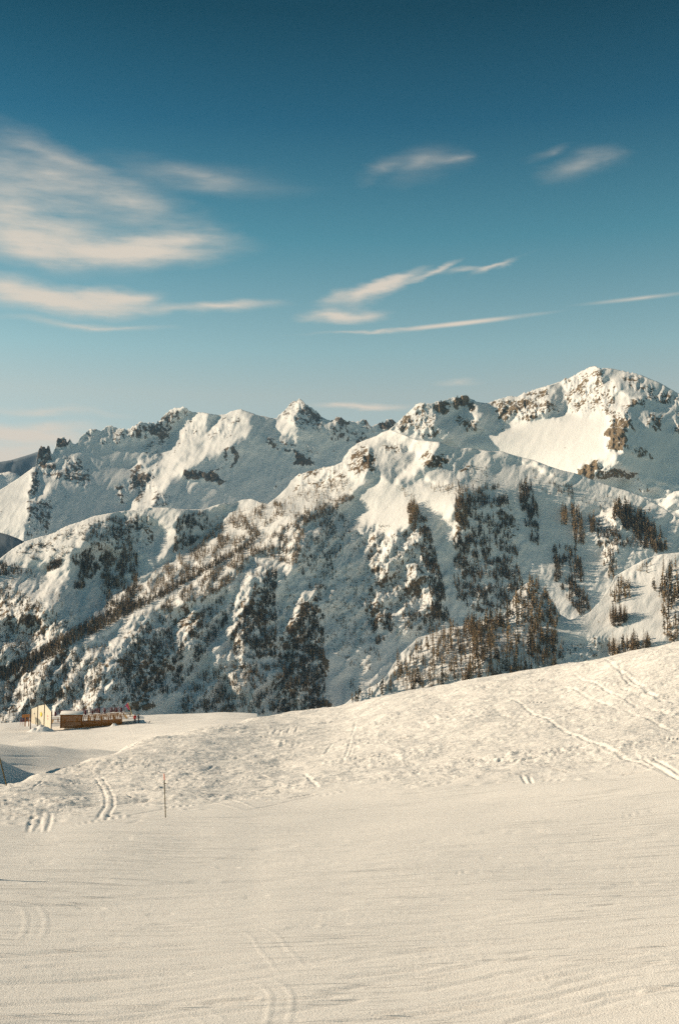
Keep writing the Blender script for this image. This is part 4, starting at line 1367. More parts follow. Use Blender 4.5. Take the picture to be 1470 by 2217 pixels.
# ------------------------------------------------------------------ the terrace with its railing
RL = (264 - 181) * PXM
tr0 = at_ground(181, 214)
tr0.z = float(P(181, 1572, 214)[2])
ter = thing("terrace", "raised wooden terrace with boarded front and slatted railing, right of the plank bar", "terrace", tr0, TZ)
RISE = 4.5 * PXM / RL
for k in range(4):
    z0 = -0.2 + k * 0.26
    bm = bmesh.new()
    add_box(bm, (RL / 2, 0.01 * (k % 2), z0 + 0.12 + RL * RISE / 2), (RL, 0.05, 0.25), Matrix.Rotation(-math.atan(RISE), 3, 'Y'), 0.01)
    obj_from_bm("plank", bm, M_TIMBER, ter)
n_post = 7
for k in range(n_post):
    x_ = RL * k / (n_post - 1)
    box_part("post", (x_, 0.06, 0.85 + x_ * RISE), (0.11, 0.11, 2.15), M_TIMBER, ter)
bm = bmesh.new()
add_box(bm, (RL / 2, 0.0, 1.92 + RL * RISE / 2), (RL + 0.2, 0.12, 0.09), Matrix.Rotation(-math.atan(RISE), 3, 'Y'), 0.015)
obj_from_bm("top_rail", bm, M_TIMBER, ter)
for k in range(n_post - 1):
    xa, xb = RL * k / (n_post - 1), RL * (k + 1) / (n_post - 1)
    for f in (0.14, 0.38, 0.62, 0.86):
        x_ = xa + (xb - xa) * f
        lean = math.radians(12 if f < 0.5 else -12)
        box_part("baluster", (x_, 0.02, 1.4 + x_ * RISE), (0.075, 0.035, 1.0), M_TIMBER, ter, Matrix.Rotation(lean, 3, 'Y'))
FLOOR = 0.85
DECK0, DECK1 = (118 - 181) * PXM, (292 - 181) * PXM
nb_ = 34
for k in range(nb_):                        # floor boards run away from the viewer
    xa = DECK0 + (DECK1 - DECK0) * k / nb_
    wdt = (DECK1 - DECK0) / nb_
    box_part("floor_board", (xa + wdt / 2, 5.6, FLOOR + (xa + wdt / 2) * RISE - 0.06 + 0.006 * (k % 3)), (wdt - 0.02, 11.0, 0.06), M_SNOWTOP if k % 5 else M_TIMBER_L, ter)
for x_ in (0.2, 3.2, 6.6):
    box_part("joist", (x_, 5.6, FLOOR - 0.22 + x_ * RISE), (0.12, 10.8, 0.22), M_TIMBER, ter)

# picnic tables on the terrace
tab0 = None


def picnic_parts(root):
    bm = bmesh.new()
    for k in range(4):
        add_box(bm, (0, -0.33 + 0.22 * k, 0.74), (1.75, 0.20, 0.045))
    obj_from_bm("table_top", bm, M_TIMBER_L, root)
    for s in (-1, 1):
        bm = bmesh.new()
        add_box(bm, (0, s * 0.72, 0.44), (1.75, 0.26, 0.045))
        obj_from_bm("bench", bm, M_TIMBER_L, root)
    for sx in (-0.62, 0.62):
        for s in (-1, 1):
            box_part("leg", (sx, s * 0.40, 0.36), (0.08, 0.08, 0.86), M_TIMBER, root, Matrix.Rotation(s * math.radians(32), 3, 'X'))
        box_part("crossbar", (sx, 0, 0.40), (0.05, 1.55, 0.09), M_TIMBER, root)


def copy_thing(src, name, loc, rz, label):
    c = src.copy()
    c.name = name
    COL.objects.link(c)
    c.location = loc
    c.rotation_euler = (0, 0, rz)
    c['label'] = label
    for ch in src.children:
        d = ch.copy()
        COL.objects.link(d)
        d.parent = c
        for gch in ch.children:
            e_ = gch.copy()
            COL.objects.link(e_)
            e_.parent = d
    return c


def on_deck(px, y):
    x = (px - 181) * PXM
    M = Matrix.Translation(tr0) @ Matrix.Rotation(TZ, 4, 'Z')
    return M @ Vector((x, y, FLOOR + x * RISE - 0.025))


TABLES = [(193, 1.7, 0.05, "pale picnic table at the left end of the front row behind the railing"), (214, 1.9, -0.08, "pale picnic table second from the left in the front row behind the railing"),
          (234, 1.8, 0.04, "pale picnic table third from the left in the front row behind the railing"), (254, 2.0, 0.10, "pale picnic table at the right end of the front row behind the railing"),
          (203, 5.2, 0.12, "pale picnic table at the left of the back row on the terrace"), (226, 5.6, -0.05, "pale picnic table in the middle of the back row on the terrace"),
          (249, 5.4, 0.06, "pale picnic table at the right of the back row on the terrace"), (126, 4.0, 0.15, "pale picnic table alone between the windbreak wall and the plank bar"),
          (276, 4.6, -0.2, "pale picnic table at the far right edge of the terrace, by the flag")]
for (px_, y_, rz_, lab) in TABLES:
    loc = on_deck(px_, y_)
    if tab0 is None:
        tab0 = thing("picnic_table", lab, "picnic table", loc, TZ + rz_, "picnic tables on the terrace")
        picnic_parts(tab0)
    else:
        copy_thing(tab0, "picnic_table", loc, TZ + rz_, lab)

# snow bank behind the terrace, with the red safety net on it
nu, nv = 90, 14
vs = []
for j in range(nv + 1):
    for i in range(nu + 1):
        px_ = 40 + (330 - 40) * i / nu
        r_ = 225.5 + 16 * j / nv
        p_ = P(px_, 1400, r_)
        hgt = (math.sin(math.pi * j / nv) ** 0.8) * 1.45 * min(1, max(0, (px_ - 60) / 40)) * min(1, max(0, (318 - px_) / 45))
        k_ = float(fbm(np.array([p_[0] * 0.8]), np.array([p_[1] * 0.8]), 3, 0.5, 8)[0])
        vs.append((p_[0], p_[1], ground_z(float(p_[0]), float(p_[1])) + hgt * (1 + 0.12 * k_) - 0.06))
o = link_mesh("snow_bank", np.array(vs), grid_quads(nv + 1, nu + 1)[:, ::-1], M_SNOWTOP)
o['kind'] = 'structure'


def bank_top(px_):
    p_ = P(px_, 1400, 233.5)
    hgt = 1.45 * min(1, max(0, (px_ - 60) / 40)) * min(1, max(0, (318 - px_) / 45))
    return Vector((float(p_[0]), float(p_[1]), ground_z(float(p_[0]), float(p_[1])) + hgt))


def safety_net(label, pts, h, sag):
    base = thing("safety_net", label, "safety net", pts[0])
    inv = Matrix.Translation(-pts[0])
    for p_ in pts:
        rod_part("net_pole", inv @ (p_ + Vector((0, 0, -0.3))), inv @ (p_ + Vector((0, 0, h + 0.12))), 0.022, M_RED, base, seg=6)
    bm = bmesh.new()
    for a, b in zip(pts[:-1], pts[1:]):
        L = (b - a).length
        n = max(2, int(L / 0.22))
        def q(f, v):
            return inv @ (a.lerp(b, f) + Vector((0, 0, 0.04 + h * v - sag * 4 * f * (1 - f) * v)))
        for k in range(n):          # net cords
            f = (k + 0.5) / n
            add_rod(bm, q(f, 0), q(f, 1), 0.010, seg=3)
        for v in (0, 0.2, 0.4, 0.6, 0.8, 1.0):
            for k in range(3):
                add_rod(bm, q(k / 3, v), q((k + 1) / 3, v), 0.012, seg=3)
    net = obj_from_bm("net", bm, M_RED, base)
    return base


back_px = [118, 140, 156, 172, 186, 200, 214, 228, 243, 260, 274]
safety_net("long red safety net strung along the snow bank behind the terrace", [bank_top(p_) for p_ in back_px], 1.0, 0.12)
gl = [at_ground(p_, 224) + Vector((0, 0, 0.5)) for p_ in (50, 56, 62, 69)]
safety_net("short red safety net standing behind the orange counter", gl, 1.15, 0.1)

# padded posts along the net
pad0 = None
PADS = [(126, 0.8), (149.5, 0.62), (163, 0.6), (178, 0.8), (190.5, 0.75), (205.5, 0.62), (220, 0.8), (232, 0.95), (257.5, 0.8), (267, 0.9)]
PADWORD = ["leftmost, above the gap between windbreak and bar", "above the left part of the plank bar", "above the middle of the plank bar", "above the right end of the plank bar",
           "fifth, above the start of the railing", "sixth from the left, above the front tables", "seventh, above the middle of the railing",
           "tallest one, eighth from the left", "ninth from the left, next to the last", "rightmost, nearest the rose flag"]
for (px_, h_), wd in zip(PADS, PADWORD):
    loc = bank_top(px_) + Vector((0, -0.35, -0.08))
    lab = "dark maroon padded post along the red net, " + wd
    if pad0 is None:
        pad0 = thing("padded_post", lab, "padded post", loc, 0, "padded posts along the red net behind the terrace")
        bm = bmesh.new()
        add_rod(bm, (0, 0, 0.0), (0, 0, 0.10), 0.14, 0.19, 10)
        add_rod(bm, (0, 0, 0.101), (0, 0, 0.72), 0.19, 0.19, 10)
        add_rod(bm, (0, 0, 0.721), (0, 0, 0.80), 0.19, 0.13, 10)
        obj_from_bm("padding", bm, M_MAROON, pad0, True)
        rod_part("stake", (0, 0, -0.3), (0, 0, 0.9), 0.03, M_DARKPOST, pad0)
        o = pad0
    else:
        o = copy_thing(pad0, "padded_post", loc, 0, lab)
    o.scale = (1, 1, h_ / 0.8)

# rose flag on a leaning yellow pole
f0 = at_ground(292.5, 216)
f0.z = float(P(292.5, 1553, 216)[2])
flag = thing("flag", "rose red flag hanging from a leaning yellow pole beside the two skiers", "flag", f0, TZ)
top = Vector(((281 - 292.5) * PXM, 0.0, (1553 - 1522) * PXM))
rod_part("flag_pole", (0.08, 0, -0.3), top, 0.035, M_YPOLE, flag)
bm = bmesh.new()
nx_, nz_c = 7, 9
grid = []
for i in range(nz_c + 1):
    row = []
    v = i / nz_c
    hinge = top * (1 - 0.42 * v) + Vector((0.04 * v, 0, 0))
    for j in range(nx_ + 1):
        u = j / nx_
        wdt = 0.95 * (1 - 0.55 * v) * u
        row.append(bm.verts.new(hinge + Vector((-wdt * 0.55, 0.10 * math.sin(5 * u + 2 * v), -0.55 * wdt))))
    grid.append(row)
for i in range(nz_c):
    for j in range(nx_):
        bm.faces.new((grid[i][j], grid[i + 1][j], grid[i + 1][j + 1], grid[i][j + 1]))
cl = obj_from_bm("flag_cloth", bm, M_FLAG, flag, True)
sm = cl.modifiers.new("thickness", 'SOLIDIFY')
sm.thickness = 0.012

# ------------------------------------------------------------------ piste poles
def piste_pole(base, topv, label, red=True, rad=0.02):
    root = thing("piste_pole", label, "piste pole", base, 0, "slender piste marker poles")
    v = topv - base
    rod_part("shaft", v * -0.12, v * (0.86 if red else 1.0), rad, M_POLE, root)
    if red:
        rod_part("tip", v * 0.8601, v * 1.0, rad * 1.1, M_REDTIP, root)
    bm = bmesh.new()
    add_rod(bm, v * 0.765, v * 0.785, 0.028)
    add_box(bm, v * 0.775 + Vector((0.05, 0, 0)), (0.08, 0.02, 0.03))
    obj_from_bm("clip", bm, M_POLE, root)
    return root


gb = ground_hit(359, 1772)
gb = Vector((gb[0], gb[1], ground_z(gb[0], gb[1])))
rb_ = math.hypot(gb.x, gb.y)
piste_pole(gb, Vector(P(356, 1675, rb_)), "slender olive piste pole with an orange red tip standing in the snow left of centre")
gb = ground_hit(15, 1708)
gb = Vector((gb[0], gb[1], ground_z(gb[0], gb[1])))
rb_ = math.hypot(gb.x, gb.y)
piste_pole(gb, Vector(P(-2, 1632, rb_)), "dark leaning piste pole on the snow crest at the left picture edge", False, 0.036)
# a pole just out of frame whose shadow crosses the lower left of the piste
tip = ground_hit(106, 1913, 9, 60)
Ls = 2.1 / math.tan(SUN_EL)
bx, by = tip[0] + math.sin(SUN_AZ) * Ls, tip[1] + math.cos(SUN_AZ) * Ls
zb = ground_z(bx, by)
hp = tip[2] + Ls * math.tan(SUN_EL) - zb
piste_pole(Vector((bx, by, zb)), Vector((bx, by, zb + hp)), "piste pole left of the picture whose long shadow lies on the groomed snow", True, 0.065)

# short dark peg near the skiers
g = at_ground(327.5, 213)
peg = thing("marker_peg", "short dark peg sticking out of the snow right of the two skiers", "peg", g, TZ)
bm = bmesh.new()
add_rod(bm, (-0.12, 0, -0.1), (0.05, 0, 0.3), 0.06, 0.05, 8)
obj_from_bm("stub", bm, M_BLACK, peg)
bm = bmesh.new()
add_box(bm, (0.09, 0, 0.34), (0.22, 0.1, 0.1), Matrix.Rotation(math.radians(-30), 3, 'Y'), 0.02)
obj_from_bm("cap", bm, M_BLACK, peg)


# ------------------------------------------------------------------ the two skiers
M_SKIN = mat_new("skin", (0.55, 0.35, 0.25), 0.6)


def person(loc, rz, label, jacket, trousers, hat, pose):
    root = thing("person", label, "person", loc, rz)
    J = {  # joint: (x, y, z, radius)
        'pelvis': (0, 0, 0.96, 0.155), 'waist': (0, 0.0, 1.10, 0.15), 'chest': (0, 0.01, 1.32, 0.175), 'neck': (0, 0.0, 1.48, 0.065), 'head': (0, -0.02, 1.60, 0.095), 'crown': (0, -0.01, 1.69, 0.085),
        'shL': (-0.19, 0, 1.42, 0.085), 'elL': (-0.27, 0.02, 1.16, 0.065), 'wrL': (-0.25, -0.12, 0.96, 0.05), 'haL': (-0.24, -0.20, 0.90, 0.05),
        'shR': (0.19, 0, 1.42, 0.085), 'elR': (0.28, 0.02, 1.16, 0.065), 'wrR': (0.24, -0.14, 0.98, 0.05), 'haR': (0.22, -0.21, 0.93, 0.05),
        'hiL': (-0.10, 0, 0.90, 0.115), 'knL': (-0.12, -0.05, 0.50, 0.085), 'anL': (-0.13, 0, 0.10, 0.075), 'toL': (-0.15, -0.19, 0.05, 0.05),
        'hiR': (0.10, 0, 0.90, 0.115), 'knR': (0.13, -0.04, 0.50, 0.085), 'anR': (0.14, 0.02, 0.10, 0.075), 'toR': (0.17, -0.17, 0.05, 0.05)}
    J.update(pose)
    E = [('pelvis', 'waist'), ('waist', 'chest'), ('chest', 'neck'), ('neck', 'head'), ('head', 'crown'), ('chest', 'shL'), ('shL', 'elL'), ('elL', 'wrL'), ('wrL', 'haL'),
         ('chest', 'shR'), ('shR', 'elR'), ('elR', 'wrR'), ('wrR', 'haR'), ('pelvis', 'hiL'), ('hiL', 'knL'), ('knL', 'anL'), ('anL', 'toL'), ('pelvis', 'hiR'), ('hiR', 'knR'), ('knR', 'anR'), ('anR', 'toR')]
    for s, w_ in (('L', 'haL'), ('R', 'haR')):      # fingers and thumb
        x, y, z, _ = J[w_]
        for k in range(4):
            J['f%s%d' % (s, k)] = (x + (k - 1.5) * 0.022, y - 0.07 + 0.008 * abs(k - 1.5), z - 0.045, 0.011)
            E.append((w_, 'f%s%d' % (s, k)))
        J['t' + s] = (x + (0.05 if s == 'L' else -0.05), y - 0.02, z - 0.02, 0.012)
        E.append((w_, 't' + s))
    names = list(J)
    me = bpy.data.meshes.new("person")
    me.from_pydata([J[n][:3] for n in names], [(names.index(a), names.index(b)) for a, b in E], [])
    o = bpy.data.objects.new("body", me)
    COL.objects.link(o)
    sk = o.modifiers.new("skin", 'SKIN')
    for n, sv in zip(names, me.skin_vertices[0].data):
        sv.radius = (J[n][3], J[n][3])
        sv.use_root = n == 'pelvis'
    ss = o.modifiers.new("subsurf", 'SUBSURF')
    ss.levels = ss.render_levels = 1
    dg = bpy.context.evaluated_depsgraph_get()
    m2 = bpy.data.meshes.new_from_object(o.evaluated_get(dg))
    o.modifiers.clear()
    o.data = m2
    for m in (jacket, trousers, M_SKIN, M_BLACK):
        m2.materials.append(m)
    for p_ in m2.polygons:
        p_.use_smooth = True
        c = p_.center
        hand = (c - Vector(J['haL'][:3])).length < 0.12 or (c - Vector(J['haR'][:3])).length < 0.12
        if hand or c.z < 0.24:
            p_.material_index = 3
        elif c.z > 1.50:
            p_.material_index = 2
        elif c.z < 0.93 and abs(c.x) < 0.235:
            p_.material_index = 1
        else:
            p_.material_index = 0
    o.parent = root
    bm = bmesh.new()
    bmesh.ops.create_uvsphere(bm, u_segments=14, v_segments=8, radius=0.125)
    for v in list(bm.verts):
        if v.co.z < -0.01:
            bm.verts.remove(v)
    hx, hy, hz_, _ = J['head']
    for v in bm.verts:
        v.co += Vector((hx, hy + 0.012, hz_ + 0.045))
    obj_from_bm("helmet", bm, hat, root, True)
    for s, w_ in ((-1, 'haL'), (1, 'haR')):
        x, y, z, _ = J[w_]
        rod_part("ski_stick", (x, y - 0.05, z + 0.1), (x + s * 0.08, y - 0.1, 0.0), 0.012, M_BLACK, root, seg=6)
    return root


pz = at_ground(296, 214)
person(pz, TZ + 0.4, "person in a red jacket and dark trousers standing on the snow beside the flag", mat_new("red_jacket", (0.55, 0.035, 0.03), 0.7), mat_new("dark_trousers", (0.035, 0.035, 0.045), 0.8),
       mat_new("dark_helmet", (0.05, 0.03, 0.03), 0.4), {})
pz = at_ground(303.5, 213.5)
person(pz, TZ + 1.1, "person in black clothes standing right of the one in a red jacket", mat_new("black_jacket", (0.03, 0.032, 0.04), 0.7), mat_new("black_trousers", (0.028, 0.028, 0.034), 0.8),
       mat_new("black_helmet", (0.03, 0.03, 0.035), 0.4), {'anL': (-0.10, -0.10, 0.10, 0.075), 'toL': (-0.12, -0.29, 0.05, 0.05), 'knL': (-0.11, -0.12, 0.5, 0.085)})

# ------------------------------------------------------------------ trees
M_TWIG = mat_varied("larch_twigs", (0.46, 0.32, 0.17), (0.33, 0.23, 0.125), 0.15, 0.9)
M_DARKTWIG = mat_varied("conifer_needles", (0.17, 0.125, 0.068), (0.085, 0.076, 0.046), 0.15, 0.9)
M_BARK = mat_varied("tree_bark", (0.10, 0.068, 0.042), (0.06, 0.042, 0.03), 1.5, 0.9)


def crown_faces(rng, n, width, start, droop, blade):
    """branches of a unit-high conifer as slim tapering blades; returns verts, tris"""
    V, T = [], []
    for k in range(n):
        t = start + (0.985 - start) * rng.random() ** 0.85
        a = rng.uniform(0, 2 * math.pi)
        L = width * (1 - t) ** 0.8 * rng.uniform(0.65, 1.15) + 0.012
        d = np.array([math.cos(a), math.sin(a), 0])
        sd_ = np.array([-d[1], d[0], 0])
        b = np.array([0, 0, t])
        tip = b + d * L + np.array([0, 0, -L * droop * rng.uniform(0.5, 1.4) + 0.01])
        mid = b + d * L * 0.55 + np.array([0, 0, -L * droop * 0.3])
        up = np.array([0, 0, 1.0])
        w_ = blade * rng.uniform(0.7, 1.3) * (0.45 + 0.8 * (1 - t))
        m1, m2 = mid + sd_ * w_ + up * w_ * rng.uniform(-0.5, 0.9), mid - sd_ * w_ - up * w_ * rng.uniform(-0.3, 0.9)
        i = len(V)
        V += [b, m1, tip, m2]
        T += [(i, i + 1, i + 2), (i, i + 2, i + 3)]
    return V, T


def sprig_faces(rng, n, width, start, droop, blade):
    """the same conifer for the far slopes: one drooping triangle to a branch"""
    V, T = [], []
    for k in range(n):
        t = start + (0.97 - start) * rng.random() ** 0.8
        a = rng.uniform(0, 2 * math.pi)
        L = width * (1 - t) ** 0.75 * rng.uniform(0.7, 1.15) + 0.02
        d = np.array([math.cos(a), math.sin(a), 0])
        sd_ = np.array([-d[1], d[0], 0]) * blade * rng.uniform(0.6, 1.3)
        i = len(V)
        V += [np.array([0, 0, t + 0.035]) + sd_, d * L + np.array([0, 0, t - L * droop]), np.array([0, 0, max(0, t - 0.045)]) - sd_]
        T += [(i, i + 1, i + 2)]
    return V, T


def trunk_faces(seg=4, r=0.013):
    V, T = [], []
    hs = ((-0.03, 1.25), (0.45, 0.75), (0.97, 0.12))
    for z, f in hs:
        for k in range(seg):
            a = 2 * math.pi * k / seg
            V.append(np.array([math.cos(a) * r * f, math.sin(a) * r * f, z]))
    for s in range(len(hs) - 1):
        for k in range(seg):
            a, b = s * seg + k, s * seg + (k + 1) % seg
            T += [(a, b, b + seg), (a, b + seg, a + seg)]
    return V, T


def raw_mesh(name, V, T, mat):
    me = bpy.data.meshes.new(name)
    me.from_pydata([tuple(v) for v in V], [], [tuple(t_) for t_ in T])
    me.materials.append(mat)
    me.update()
    return me


tr_ = np.random.default_rng(5)
KINDS = {}
for kind, mat, width, start, droop, blade, n_big, n_small in (
        ('larch', M_TWIG, 0.135, 0.12, 0.35, 0.0105, 100, 24), ('dark', M_DARKTWIG, 0.20, 0.06, 0.5, 0.022, 190, 26), ('shrub', M_DARKTWIG, 0.55, 0.02, 0.0, 0.06, 60, 14)):
    big, small = [], []
    for k in range(4):
        V, T = crown_faces(tr_, n_big, width * tr_.uniform(0.85, 1.2), start, droop, blade)
        big.append(raw_mesh("crown", V, T, mat))
        V, T = sprig_faces(tr_, n_small, width * 1.3 * tr_.uniform(0.85, 1.2), start, droop, blade * 2.7)
        small.append((np.array(V), np.array(T)))
    V, T = trunk_faces(6, 0.014)
    KINDS[kind] = dict(big=big, small=small, trunk=raw_mesh("trunk", V, T, M_BARK), mat=mat)
TRUNK_S = trunk_faces(3, 0.016)

